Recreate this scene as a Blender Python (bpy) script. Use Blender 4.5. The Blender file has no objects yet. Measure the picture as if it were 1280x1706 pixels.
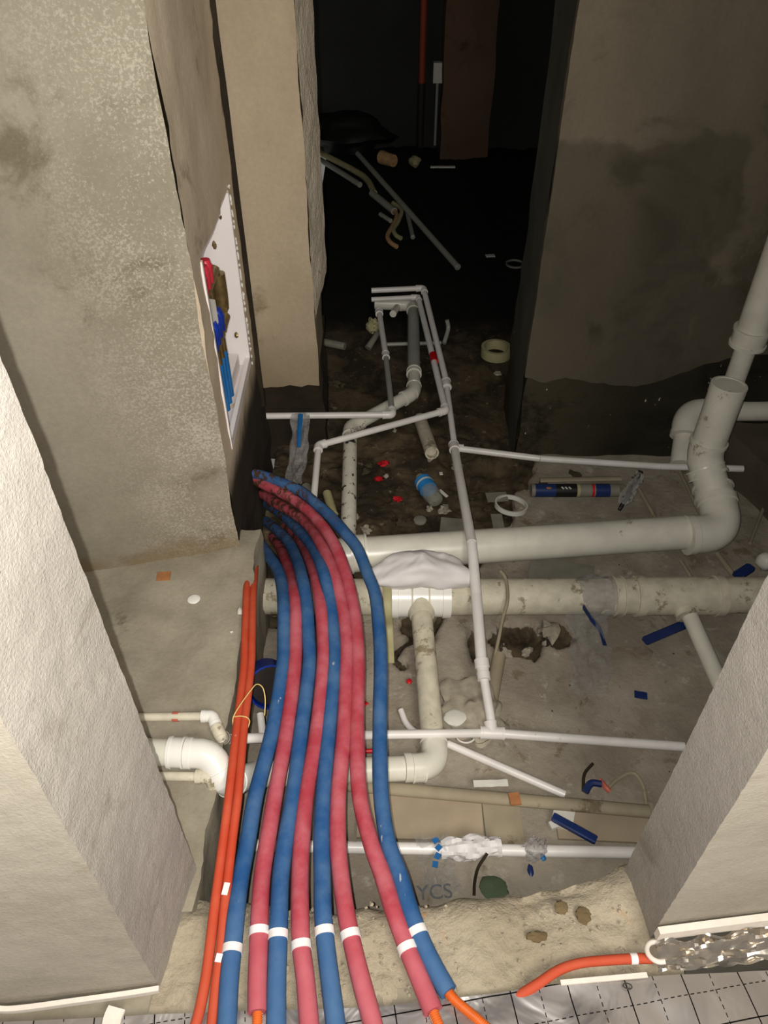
import bpy, math, random
from mathutils import Vector, Matrix, noise
rnd = random.Random(7)
C = bpy.context.scene.collection
sc = bpy.context.scene

# ------------------------------------------------------------------ camera, light, exposure
F = 1281.0; PITCH = math.radians(42.0); CAM = Vector((0, 0, 1.5))
cd = bpy.data.cameras.new('camera'); cam = bpy.data.objects.new('camera', cd); C.objects.link(cam)
cam.location = CAM; cam.rotation_euler = (math.radians(90) - PITCH, 0, 0)
cd.sensor_fit = 'VERTICAL'; cd.sensor_height = 36; cd.lens = 36 * F / 1706; cd.clip_start = 0.01
sc.camera = cam
sc.view_settings.view_transform = 'Standard'; sc.view_settings.look = 'None'
sc.view_settings.gamma = 1; sc.view_settings.use_curve_mapping = False
sc.view_settings.exposure = 0.0
w = bpy.data.worlds.new('world'); sc.world = w; w.use_nodes = True
w.node_tree.nodes['Background'].inputs[0].default_value = (1.0, 0.965, 0.91, 1)
w.node_tree.nodes['Background'].inputs[1].default_value = 0.16
# the phone's own flash, beside the lens
ld = bpy.data.lights.new('phone_flash', 'SPOT'); ld.energy = 100; ld.color = (1.0, 0.98, 0.95)
ld.spot_size = math.radians(125); ld.spot_blend = 1.0; ld.shadow_soft_size = 0.004
lo = bpy.data.objects.new('phone_flash', ld); C.objects.link(lo)
lo.location = (-0.022, -0.004, 1.512); lo.rotation_euler = (math.radians(90 - 41), 0, math.radians(9))
# soft fill light added behind the camera to lift the left pillar's side
rd = bpy.data.lights.new('fill_light', 'AREA'); rd.energy = 60; rd.color = (1.0, 0.94, 0.86); rd.shape = 'DISK'; rd.size = 1.2
ro = bpy.data.objects.new('fill_light', rd); C.objects.link(ro); ro.location = (0.75, -0.9, 2.2); ro.rotation_euler = (math.radians(40), 0, math.radians(14))

# ------------------------------------------------------------------ helpers
sP, cP = math.sin(PITCH), math.cos(PITCH)
def ray(u, v):
    a = (u - 640) / F; b = (v - 853) / F
    return Vector((a, cP - b * sP, -sP - b * cP))
def P(u, v, z=None, x=None, y=None, t=None):
    d = ray(u, v)
    if z is not None: t = (z - CAM.z) / d.z
    elif x is not None: t = x / d.x
    elif y is not None: t = y / d.y
    return CAM + d * t
def px(w_, u, v, z): return w_ * ((z - CAM.z) / ray(u, v).z) / F       # a pixel width as metres
def proj(p):
    q = p - CAM; dep = q.y * cP - q.z * sP
    return 640 + F * q.x / dep, 853 + F * (-q.y * sP - q.z * cP) / dep
def lerp(a, b, t): return a + (b - a) * t
def interp(tab, x):
    if x <= tab[0][0]: return tab[0][1]
    for (a, fa), (b, fb) in zip(tab, tab[1:]):
        if x <= b: return fa + (fb - fa) * (x - a) / (b - a)
    return tab[-1][1]
def n3(p, s, seed=0): return noise.noise(Vector((p[0] * s + seed, p[1] * s - seed, p[2] * s + 2 * seed)))
def catmull(pts, sub=8):
    pts = [Vector(p) for p in pts]; out = []
    for i in range(len(pts) - 1):
        p0 = pts[i - 1] if i else pts[0] * 2 - pts[1]; p1 = pts[i]; p2 = pts[i + 1]
        p3 = pts[i + 2] if i + 2 < len(pts) else pts[-1] * 2 - pts[-2]
        for k in range(sub):
            t = k / sub
            out.append(0.5 * ((2 * p1) + (p2 - p0) * t + (2 * p0 - 5 * p1 + 4 * p2 - p3) * t * t + (3 * p1 - p0 - 3 * p2 + p3) * t ** 3))
    out.append(pts[-1]); return out

class MB:
    def __init__(s): s.v = []; s.f = []
    def add(s, vs, fs):
        o = len(s.v); s.v += [Vector(q) for q in vs]; s.f += [tuple(i + o for i in f) for f in fs]; return s
    def sweep(s, pts, rad, n=16, cap=True, tans=None, squash=1.0):
        pts = [Vector(p) for p in pts]; m = len(pts)
        if not hasattr(rad, '__len__'): rad = [rad] * m
        if tans is None:
            tans = []
            for i in range(m):
                a = pts[max(i - 1, 0)]; b = pts[min(i + 1, m - 1)]
                tans.append((b - a).normalized())
        t0 = tans[0]; up = Vector((0, 0, 1)) if abs(t0.z) < .9 else Vector((1, 0, 0))
        nx = t0.cross(up).normalized(); vs = []
        for i in range(m):
            t = tans[i]; nx = (nx - t * nx.dot(t)).normalized(); ny = t.cross(nx)
            for k in range(n):
                a = 2 * math.pi * k / n
                vs.append(pts[i] + (nx * math.cos(a) + ny * math.sin(a) * squash) * rad[i])
        fs = [(i * n + k, i * n + (k + 1) % n, (i + 1) * n + (k + 1) % n, (i + 1) * n + k) for i in range(m - 1) for k in range(n)]
        if cap: fs += [tuple(range(n))[::-1], tuple((m - 1) * n + k for k in range(n))]
        return s.add(vs, fs)
    def box(s, c, size, rz=0, M=None):
        M = M or Matrix.Rotation(rz, 3, 'Z'); c = Vector(c); h = [q / 2 for q in size]
        vs = [c + M @ Vector((x * h[0], y * h[1], z * h[2])) for x in (-1, 1) for y in (-1, 1) for z in (-1, 1)]
        return s.add(vs, [(0, 1, 3, 2), (4, 6, 7, 5), (0, 4, 5, 1), (2, 3, 7, 6), (0, 2, 6, 4), (1, 5, 7, 3)])
    def sheet(s, fn, nu, nv, thick=None, closed=False):
        vs = [Vector(fn(i / nu, j / nv)) for i in range(nu + 1) for j in range(nv + 1)]
        fs = [(i * (nv + 1) + j, (i + 1) * (nv + 1) + j, (i + 1) * (nv + 1) + j + 1, i * (nv + 1) + j + 1) for i in range(nu) for j in range(nv)]
        if thick:
            th = Vector(thick); o = len(vs); vs += [q + th for q in vs]
            fs += [tuple(o + k for k in f[::-1]) for f in fs]
            ring = [i * (nv + 1) for i in range(nu + 1)] + [nu * (nv + 1) + j for j in range(1, nv + 1)] + \
                   [i * (nv + 1) + nv for i in range(nu - 1, -1, -1)] + [j for j in range(nv - 1, 0, -1)]
            for a, b in zip(ring, ring[1:] + ring[:1]): fs.append((a, b, b + o, a + o))
        return s.add(vs, fs)
    def blob(s, c, r, seed=0, amp=.25, sc_=1.5, nu=14, nv=9, M=None):
        c = Vector(c); M = M or Matrix.Identity(3); vs = []; fs = []
        for j in range(nv + 1):
            th = math.pi * j / nv
            for i in range(nu):
                ph = 2 * math.pi * i / nu
                d = Vector((math.sin(th) * math.cos(ph), math.sin(th) * math.sin(ph), math.cos(th)))
                k = 1 + amp * noise.noise(d * sc_ + Vector((seed * 3.1, seed, 0)))
                vs.append(c + M @ Vector((d.x * r[0] * k, d.y * r[1] * k, d.z * r[2] * k)))
        for j in range(nv):
            for i in range(nu): fs.append((j * nu + i, (j + 1) * nu + i, (j + 1) * nu + (i + 1) % nu, j * nu + (i + 1) % nu))
        return s.add(vs, fs)
    def jitter(s, amp, scale, seed=0, lo=None):
        for q in s.v:
            k = amp if lo is None or lo(q) else 0
            q += Vector((n3(q, scale, seed), n3(q, scale, seed + 11), n3(q, scale, seed + 23))) * k
        return s
    def build(s, name, mat, parent=None, sharp=.7, origin=None):
        if origin is None:
            if parent is not None: origin = parent_loc(parent)
            else:
                lo_ = Vector([min(q[i] for q in s.v) for i in range(3)]); hi = Vector([max(q[i] for q in s.v) for i in range(3)])
                origin = Vector(((lo_.x + hi.x) / 2, (lo_.y + hi.y) / 2, lo_.z))
        me = bpy.data.meshes.new(name); me.from_pydata([q - origin for q in s.v], [], s.f); me.update()
        me.validate()
        me.shade_smooth(); me.set_sharp_from_angle(angle=sharp)
        me.materials.append(mat)
        o = bpy.data.objects.new(name, me); C.objects.link(o)
        if parent is not None: o.parent = parent
        else: o.location = origin
        return o
def parent_loc(p):
    v = Vector(p.location)
    while p.parent: p = p.parent; v += Vector(p.location)
    return v
def tag(o, label=None, cat=None, group=None, kind=None):
    if label: o['label'] = label
    if cat: o['category'] = cat
    if group: o['group'] = group
    if kind: o['kind'] = kind
    return o
def thing(name, loc, label, cat, group=None):
    o = bpy.data.objects.new(name, None); C.objects.link(o); o.location = loc; o.empty_display_size = .05
    return tag(o, label, cat, group)

# ------------------------------------------------------------------ materials
def srgb(r, g, b):
    f = lambda c: ((c / 255 + .055) / 1.055) ** 2.4 if c > 10 else c / 255 / 12.92
    return (f(r), f(g), f(b), 1)
class NT:
    def __init__(s, name):
        s.m = bpy.data.materials.new(name); s.m.use_nodes = True; s.t = s.m.node_tree
        s.b = s.t.nodes['Principled BSDF']
    def n(s, typ, **kw):
        x = s.t.nodes.new(typ)
        for k, v in kw.items(): setattr(x, k, v)
        return x
    def l(s, a, b): s.t.links.new(a, b)
    def coord(s, world=False):
        if world: return s.n('ShaderNodeNewGeometry').outputs['Position']
        return s.n('ShaderNodeTexCoord').outputs['Object']
    def noise(s, vec, scale, detail=4, rough=.55, dist=0, stretch=None):
        if stretch:
            mp = s.n('ShaderNodeMapping'); mp.inputs['Scale'].default_value = stretch; s.l(vec, mp.inputs[0]); vec = mp.outputs[0]
        x = s.n('ShaderNodeTexNoise'); s.l(vec, x.inputs['Vector'])
        x.inputs['Scale'].default_value = scale; x.inputs['Detail'].default_value = detail
        x.inputs['Roughness'].default_value = rough; x.inputs['Distortion'].default_value = dist
        return x.outputs['Fac']
    def ramp(s, fac, a, b):
        x = s.n('ShaderNodeMapRange', interpolation_type='SMOOTHSTEP'); s.l(fac, x.inputs[0])
        x.inputs[1].default_value = a; x.inputs[2].default_value = b
        return x.outputs[0]
    def math(s, op, a, b=None):
        x = s.n('ShaderNodeMath', operation=op)
        for i, q in enumerate((a, b)):
            if q is None: continue
            if isinstance(q, (int, float)): x.inputs[i].default_value = q
            else: s.l(q, x.inputs[i])
        return x.outputs[0]
    def mix(s, fac, a, b):
        x = s.n('ShaderNodeMix', data_type='RGBA')
        for sock, q in ((x.inputs[0], fac), (x.inputs[6], a), (x.inputs[7], b)):
            if isinstance(q, (tuple, list, int, float)): sock.default_value = q
            else: s.l(q, sock)
        return x.outputs[2]
    def sep(s, vec):
        x = s.n('ShaderNodeSeparateXYZ'); s.l(vec, x.inputs[0]); return x.outputs
    def bump(s, h, strength=.4, dist=.003):
        x = s.n('ShaderNodeBump'); x.inputs['Strength'].default_value = strength; x.inputs['Distance'].default_value = dist
        s.l(h, x.inputs['Height']); s.l(x.outputs[0], s.b.inputs['Normal'])
    def done(s, col, rough=.8, metal=0, spec=.5):
        if isinstance(col, tuple): s.b.inputs['Base Color'].default_value = col
        else: s.l(col, s.b.inputs['Base Color'])
        if isinstance(rough, (int, float)): s.b.inputs['Roughness'].default_value = rough
        else: s.l(rough, s.b.inputs['Roughness'])
        s.b.inputs['Metallic'].default_value = metal; s.b.inputs['Specular IOR Level'].default_value = spec
        return s.m
def plain(name, c, rough=.5, var=.25, scale=25, spec=.4, metal=0, bump=.15, dirt=None, dirt_th=.62):
    t = NT(name); v = t.coord()
    k = t.noise(v, scale, 5)
    dark = tuple(q * (1 - var) for q in c[:3]) + (1,)
    col = t.mix(t.ramp(k, .3, .7), dark, c)
    if dirt: col = t.mix(t.ramp(t.noise(v, scale * .55, 7, .7), dirt_th, dirt_th + .06), col, dirt)
    t.bump(k, bump, .001)
    return t.done(col, rough, metal, spec)
def concrete(name, c1, c2, stain=None, s1=2.2, stain_th=.56, bump=.5, bd=.004, fine=90, grain=.12, streak=None, extra=None, rough=.9):
    t = NT(name); v = t.coord(world=True)
    big = t.noise(v, s1, 6, .6, .3, streak)
    col = t.mix(t.ramp(big, .33, .67), c1, c2)
    if stain: col = t.mix(t.ramp(t.noise(v, s1 * 1.7, 8, .65, .5), stain_th, stain_th + .14), col, stain)
    fn_ = t.noise(v, fine, 3, .7)
    col = t.mix(t.ramp(fn_, .35, .7), tuple(0 for _ in range(3)) + (1,), col) if False else col
    mul = t.n('ShaderNodeMix', data_type='RGBA', blend_type='MULTIPLY'); mul.inputs[0].default_value = grain * 4
    t.l(col, mul.inputs[6]); g = t.n('ShaderNodeMapRange'); t.l(fn_, g.inputs[0]); g.inputs[3].default_value = .62; g.inputs[4].default_value = 1.3
    t.l(g.outputs[0], mul.inputs[7]); col = mul.outputs[2]
    if extra: col = extra(t, v, col)
    h = t.math('ADD', t.math('MULTIPLY', fn_, .7), t.noise(v, 22, 5, .6))
    t.bump(h, bump, bd)
    return t.done(col, rough, 0, .25)

def eff(t, v, col):      # white salt bloom near the pillar's corner, brown damp at its foot
    x, y, z = t.sep(v)
    near = t.ramp(x, -.74, -.44)
    sp = t.ramp(t.math('ADD', t.noise(v, 170, 5, .75), t.math('MULTIPLY', t.noise(v, 5, 4), .4)), .70, .80)
    k = t.math('MULTIPLY', t.math('MULTIPLY', sp, near), .42)
    col = t.mix(k, col, srgb(196, 188, 172))
    lo_ = t.ramp(t.math('ADD', z, t.math('MULTIPLY', t.noise(v, 6, 5, .65), .22)), .19, .11)
    return t.mix(t.math('MULTIPLY', lo_, .65), col, srgb(118, 98, 70))
def lowdirt(z0, z1, c, amt=1.0, amp=.25):
    def f(t, v, col):
        x, y, z = t.sep(v)
        k = t.ramp(t.math('ADD', z, t.math('MULTIPLY', t.math('SUBTRACT', t.noise(v, 6, 5), .5), amp)), z1, z0)
        return t.mix(t.math('MULTIPLY', k, amt), col, c)
    return f
def damp_patch(t, v, col):      # damp lower coat of plaster on the right wall, then darker towards the right
    x, y, z = t.sep(v); nz = t.math('MULTIPLY', t.math('SUBTRACT', t.noise(v, 5, 3), .5), .22)
    k = t.math('MULTIPLY', t.ramp(t.math('ADD', z, nz), .84, .81), t.ramp(t.math('ADD', x, nz), 1.06, 1.03))
    k2 = t.math('MULTIPLY', t.ramp(t.math('ADD', z, nz), .40, .37), t.ramp(x, 1.0, 1.04))
    col = t.mix(t.math('MULTIPLY', t.math('MAXIMUM', k, k2), .5), col, srgb(62, 56, 44))
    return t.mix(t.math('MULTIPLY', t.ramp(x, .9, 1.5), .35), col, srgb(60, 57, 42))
M = {}
M['pillar'] = concrete('plaster_pillar', srgb(146, 138, 120), srgb(130, 122, 104), srgb(108, 98, 80), s1=2.4, stain_th=.55, bump=.3, extra=eff)
M['side'] = concrete('plaster_side', srgb(206, 189, 163), srgb(186, 169, 144), srgb(138, 122, 98), s1=2.0, streak=(1, 1, .3), bump=.25, extra=lowdirt(.16, .27, srgb(42, 33, 20), 1, .06))
M['back'] = concrete('plaster_back', srgb(162, 147, 123), srgb(142, 128, 105), srgb(112, 97, 74), s1=2.2, stain_th=.6, streak=(1, 1, .35), bump=.25, extra=lowdirt(.0, .45, srgb(96, 80, 52), .6))
M['right'] = concrete('plaster_right', srgb(116, 105, 88), srgb(94, 87, 72), srgb(80, 74, 58), s1=1.6, stain_th=.5, streak=(1, 1, .6), bump=.3, extra=damp_patch)
M['reveal'] = concrete('plaster_reveal', srgb(82, 80, 68), srgb(64, 62, 52), s1=2, bump=.3)
M['near'] = concrete('render_near', srgb(168, 161, 150), srgb(154, 147, 136), srgb(140, 132, 119), s1=3, bump=.8, bd=.003, fine=230, grain=.16)
M['near_face'] = concrete('render_near_face', srgb(168, 160, 145), srgb(152, 144, 129), srgb(138, 127, 108), s1=3, bump=.5, bd=.003, fine=150, grain=.1)
M['ledge'] = concrete('ledge_concrete', srgb(156, 147, 128), srgb(132, 123, 105), srgb(100, 89, 70), s1=4, stain_th=.6, bump=.35)
def specks(t, v, col):
    x, y, z = t.sep(v)
    col = t.mix(t.ramp(x, .95, .6), col, srgb(66, 60, 44))
    col = t.mix(t.ramp(t.noise(v, 5, 6, .7), .5, .64), col, srgb(40, 35, 25))
    return t.mix(t.ramp(t.noise(v, 46, 3, .6, 0, (1, 1, .5)), .70, .73), col, srgb(176, 168, 148))
M['tar'] = concrete('black_waterproofing', srgb(44, 40, 29), srgb(26, 23, 17), s1=5, bump=.8, rough=.6, extra=specks)
M['curb'] = concrete('curb_mortar', srgb(168, 156, 134), srgb(150, 138, 116), srgb(170, 138, 104), s1=6, stain_th=.59, bump=.9, bd=.005, fine=120, grain=.15)
M['damp'] = concrete('damp_side', srgb(48, 39, 26), srgb(34, 27, 17), s1=6, bump=.6)
M['clod'] = concrete('brown_earth', srgb(112, 96, 68), srgb(98, 82, 56), s1=9, bump=.6)
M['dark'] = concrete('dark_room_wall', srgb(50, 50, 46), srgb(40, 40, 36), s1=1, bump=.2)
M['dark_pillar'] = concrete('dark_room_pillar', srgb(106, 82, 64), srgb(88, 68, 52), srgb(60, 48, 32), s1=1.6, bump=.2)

# pit floor: mesh attribute 'soil' says where the screed is gone and wet brown soil shows
t = NT('pit_floor'); v = t.coord(world=True)
at_ = t.n('ShaderNodeAttribute', attribute_name='soil').outputs['Fac']
cc = t.mix(t.ramp(t.noise(v, 5, 7, .62, .4), .35, .66), srgb(156, 146, 129), srgb(130, 119, 103))
cc = t.mix(t.ramp(t.noise(v, 11, 8, .7, .6), .57, .66), cc, srgb(118, 104, 84))
cc = t.mix(t.math('MULTIPLY', t.ramp(t.noise(v, 19, 6, .7), .58, .68), .5), cc, srgb(184, 176, 160))
dd = t.mix(t.ramp(t.noise(v, 7, 8, .65, .5), .38, .62), srgb(46, 38, 25), srgb(88, 74, 54))
dd = t.mix(t.ramp(t.noise(v, 26, 6, .7), .60, .68), dd, srgb(122, 108, 86))
x, y, z = t.sep(v)
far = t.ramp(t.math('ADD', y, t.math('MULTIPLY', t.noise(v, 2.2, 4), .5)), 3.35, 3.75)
dd = t.mix(far, dd, srgb(16, 15, 11))  # soil colour turns near black with distance beyond the doorway
t.bump(t.noise(v, 60, 6, .7), .7, .006)
at2 = t.ramp(t.math('ADD', at_, t.math('MULTIPLY', t.math('SUBTRACT', t.noise(v, 50, 5, .7), .5), .5)), .42, .58)
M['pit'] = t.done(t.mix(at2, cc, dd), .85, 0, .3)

M['pvc'] = plain('white_pvc', srgb(214, 209, 192), .32, .12, 14, .5, bump=.05, dirt=srgb(150, 138, 112), dirt_th=.64)
M['pvc_clean'] = plain('clean_white_pvc', srgb(226, 222, 212), .25, .05, 10, .5, bump=.03)
M['pvc_dusty'] = plain('dusty_pvc', srgb(202, 193, 170), .6, .22, 30, .3, bump=.3, dirt=srgb(140, 128, 102), dirt_th=.56)
M['pvc_splash'] = plain('mud_splashed_pvc', srgb(210, 204, 186), .35, .1, 40, .5, bump=.1, dirt=srgb(38, 30, 20), dirt_th=.545)
M['pvc_grey'] = plain('grey_pvc', srgb(150, 150, 138), .4, .12, 12, .5, bump=.05)
M['ppr'] = plain('white_water_pipe', srgb(222, 216, 208), .35, .1, 16, .5, bump=.05, dirt=srgb(120, 106, 82), dirt_th=.66)
M['print'] = plain('dark_print', srgb(60, 58, 50), .6, .4, 60)
def sleeve(name, c, dusty, mud=srgb(70, 48, 30)):
    t = NT(name); v = t.coord(world=True); x, y, z = t.sep(v)
    k = t.noise(v, 16, 5, .6, 0, None)
    col = t.mix(t.ramp(k, .3, .75), c, dusty)
    near_ = t.ramp(t.math('ADD', y, t.math('MULTIPLY', t.noise(v, 14, 3), .12)), .64, .5)
    col = t.mix(t.math('MULTIPLY', near_, .55), col, dusty)
    mm = t.math('MULTIPLY', t.ramp(t.noise(v, 34, 6, .7), .46, .58), t.ramp(y, 1.5, 1.85))
    col = t.mix(mm, col, mud)
    sc_ = t.ramp(t.noise(v, 40, 4, .6, 0, (1, .35, 1)), .70, .74)
    col = t.mix(t.math('MULTIPLY', sc_, .6), col, srgb(200, 196, 186))
    t.bump(t.noise(v, 45, 5, .6), .25, .003)
    return t.done(col, .72, 0, .3)
M['blue'] = sleeve('blue_foam_sleeve', srgb(30, 76, 126), srgb(68, 102, 140))
M['red'] = sleeve('red_foam_sleeve', srgb(164, 54, 66), srgb(182, 96, 104))
M['orange'] = sleeve('orange_heating_pipe', srgb(180, 62, 34), srgb(186, 80, 52))
M['inner'] = plain('orange_inner_pipe', srgb(222, 110, 44), .4, .2, 40)
M['tape'] = plain('white_tape', srgb(232, 226, 222), .6, .12, 60, bump=.3)
M['redtape'] = plain('red_tape', srgb(190, 14, 20), .4, .2, 30)
M['redtape_pale'] = plain('faded_red_tape', srgb(196, 104, 84), .5, .2, 30)
M['cab'] = plain('white_enamel', srgb(222, 214, 210), .35, .05, 8, .5, bump=.03)
M['brass'] = plain('dull_brass', srgb(140, 118, 74), .4, .35, 60, .5, .7, .3)
M['redpl'] = plain('red_plastic', srgb(200, 50, 66), .35, .2, 20)
M['bluepl'] = plain('blue_plastic', srgb(22, 52, 150), .35, .25, 20)
M['bluetube'] = plain('blue_tube', srgb(30, 100, 160), .5, .25, 14)
M['navy'] = plain('dark_blue_plastic', srgb(26, 46, 96), .4, .25, 14)
M['foam'] = plain('white_foam', srgb(226, 216, 202), .8, .08, 70, bump=.3)
M['wire'] = plain('yellow_wire', srgb(222, 196, 120), .5, .15, 30)
M['wood'] = plain('pale_wood', srgb(150, 138, 114), .8, .2, 12, bump=.4, dirt=srgb(110, 96, 74), dirt_th=.6)
M['card'] = plain('beige_board', srgb(158, 142, 118), .85, .18, 9, bump=.3)
M['stone'] = plain('rubble', srgb(164, 154, 134), .9, .35, 30, bump=.8)
M['stone_dark'] = plain('muddy_rubble', srgb(74, 62, 44), .9, .4, 30, bump=.8)
M['white'] = plain('white_plastic', srgb(208, 204, 192), .4, .1, 20)
M['greyp'] = plain('grey_plastic', srgb(128, 124, 110), .5, .2, 20)
M['redbit'] = plain('red_scrap', srgb(196, 26, 36), .45, .2, 20)
M['bluelabel'] = plain('blue_label', srgb(40, 130, 196), .5, .15, 40)
M['orangepl'] = plain('orange_cover', srgb(140, 58, 26), .6, .15, 10)
M['tan'] = plain('tan_foam', srgb(190, 150, 104), .8, .25, 40, bump=.5)
M['pinkfoam'] = plain('orange_brown_scrap', srgb(166, 110, 66), .8, .25, 40)
M['olive'] = plain('pale_olive_plastic', srgb(170, 162, 120), .6, .2, 20)
M['black'] = plain('black_plastic', srgb(20, 19, 16), .5, .3, 12)
M['brownbk'] = plain('dark_brown_cover', srgb(36, 24, 18), .7, .2, 12)
M['ptext'] = plain('smudged_blue_grey_ink', srgb(96, 98, 100), .7, .3, 90)
# clear film
def film(name, alpha, tint):
    t = NT(name); v = t.coord()
    t.bump(t.noise(v, 40, 6, .7, 1.5), 1.0, .01)
    t.b.inputs['Alpha'].default_value = alpha
    return t.done(tint, .12, 0, .9)
M['film'] = film('clear_film', .22, srgb(190, 190, 186))
M['film2'] = film('milky_film', .42, srgb(196, 190, 184))
M['bag'] = plain('translucent_white_bag', srgb(214, 208, 204), .6, .08, 18, bump=.4)
# printed foil
t = NT('printed_foil'); v = t.coord(world=True); x, y, z = t.sep(v)
ang = math.radians(9); xr = t.math('ADD', t.math('MULTIPLY', x, math.cos(ang)), t.math('MULTIPLY', y, math.sin(ang)))
yr = t.math('SUBTRACT', t.math('MULTIPLY', y, math.cos(ang)), t.math('MULTIPLY', x, math.sin(ang)))
def lines(q, off, per, wd):
    m_ = t.math('FRACT', t.math('DIVIDE', t.math('ADD', q, off), per)); return t.math('LESS_THAN', m_, wd / per)
solid = t.math('MAXIMUM', lines(xr, 10.02, .1, .0022), lines(yr, 10.013, .1, .0022))
da = t.math('MULTIPLY', lines(xr, 10.07, .1, .0016), lines(yr, 10, .012, .007))
db = t.math('MULTIPLY', lines(yr, 10.063, .1, .0016), lines(xr, 10, .012, .007))
ink = t.math('MAXIMUM', solid, t.math('MAXIMUM', da, db))
t.bump(t.noise(v, 9, 3, .5, .8), .5, .012)
col = t.mix(ink, srgb(188, 182, 178), srgb(26, 24, 24))
M['foil'] = t.done(col, .3, .82, .5)
M['foil2'] = plain('crumpled_foil', srgb(200, 190, 176), .22, .2, 20, .6, .85, 1.0)

# ------------------------------------------------------------------ the setting
def gridbox(x0, x1, y0, y1, z0, z1, d, mp=None, faces='xXyYzZ'):
    """a box with each named face cut into cells of about d"""
    mb = MB(); nx = max(1, round((x1 - x0) / d)); ny = max(1, round((y1 - y0) / d)); nz = max(1, round((z1 - z0) / d))
    L = lerp
    if 'y' in faces: mb.sheet(lambda u, v: (L(x0, x1, u), y0, L(z0, z1, v)), nx, nz)
    if 'Y' in faces: mb.sheet(lambda u, v: (L(x1, x0, u), y1, L(z0, z1, v)), nx, nz)
    if 'x' in faces: mb.sheet(lambda u, v: (x0, L(y1, y0, u), L(z0, z1, v)), ny, nz)
    if 'X' in faces: mb.sheet(lambda u, v: (x1, L(y0, y1, u), L(z0, z1, v)), ny, nz)
    if 'z' in faces: mb.sheet(lambda u, v: (L(x0, x1, v), L(y0, y1, u), z0), ny, nx)
    if 'Z' in faces: mb.sheet(lambda u, v: (L(x0, x1, u), L(y0, y1, v), z1), nx, ny)
    if mp:
        for i, q in enumerate(mb.v): mb.v[i] = Vector(mp(q))
    return mb
ZP = -.30            # level of the sunken floor
# sunken floor
hole_list = [(P(868, 1062, ZP), .085, .06), (P(925, 1050, ZP), .05, .05), (P(690, 1040, ZP), .035, .05), (P(795, 1075, ZP), .02, .06)]
cracks = [[P(u, v, ZP).to_2d() for u, v in L] for L in ([(655, 1095), (668, 1072), (690, 1062), (712, 1045)], [(735, 1022), (722, 1050), (720, 1062)], [(652, 1092), (672, 1108)])]
def crack(p, pts):
    best = 9
    for a, b in zip(pts, pts[1:]):
        ab = b - a; tt = max(0, min(1, (p - a).dot(ab) / ab.length_squared)); best = min(best, (p - a - ab * tt).length)
    return best
def soil(x, y):
    """1 where wet soil shows, 0 on the screed, with a narrow broken edge between"""
    e = .10 * noise.noise(Vector((x * 5, y * 5, 1))) + .05 * noise.noise(Vector((x * 16, y * 16, 4))) + .015 * noise.noise(Vector((x * 50, y * 50, 4)))
    edge = interp([(-.5, 1.35), (-.1, 1.62), (.25, 1.72), (.40, 1.78), (.47, 2.1), (.6, 2.35), (.9, 2.4)], x)
    d = y + e - edge
    p = Vector((x, y)); e2 = noise.noise(Vector((x * 22, y * 22, 7))) * .45 + noise.noise(Vector((x * 60, y * 60, 7))) * .2
    if y < 1.8:
        for c, a, b in hole_list:
            d = max(d, (1 + e2 * 1.3 - math.hypot((x - c.x) / a, (y - c.y) / b)) * min(a, b))
        for L in cracks: d = max(d, .009 + e2 * .008 - crack(p, L))
    return max(0, min(1, .5 + d / .016))
def pit_h(x, y):
    s_ = soil(x, y); n = noise.noise(Vector((x * 3, y * 3, 0))) * .012 + noise.noise(Vector((x * 13, y * 13, 2))) * .008
    return lerp(ZP + n * .6, ZP - .035 + n * 2.2 + noise.noise(Vector((x * 40, y * 40, 9))) * .008, s_), s_
def floor_patch(name, xs, ys):
    mb = MB(); so = []
    vs = []
    for xx in xs:
        for yy in ys:
            h, s_ = pit_h(xx, yy); vs.append((xx, yy, h)); so.append(s_)
    nx, ny = len(xs), len(ys)
    mb.add(vs, [(i * ny + j, (i + 1) * ny + j, (i + 1) * ny + j + 1, i * ny + j + 1) for i in range(nx - 1) for j in range(ny - 1)])
    o = mb.build(name, M['pit'], sharp=1.2)
    a = o.data.attributes.new('soil', 'FLOAT', 'POINT'); a.data.foreach_set('value', so)
    return tag(o, kind='structure')
fr = lambda a, b, d: [a + (b - a) * i / round((b - a) / d) for i in range(round((b - a) / d) + 1)]
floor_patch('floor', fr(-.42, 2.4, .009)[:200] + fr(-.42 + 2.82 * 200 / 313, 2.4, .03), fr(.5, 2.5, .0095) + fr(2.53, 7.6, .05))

# ledge (floor level slab on the left)
mb = gridbox(-2.0, -.352, .56, 1.6, ZP - .05, 0, .02, faces='XZ')
mb.jitter(.010, 9, 3).jitter(.004, 40, 5)
tag(mb.build('floor_ledge', M['ledge']), kind='structure')
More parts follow.
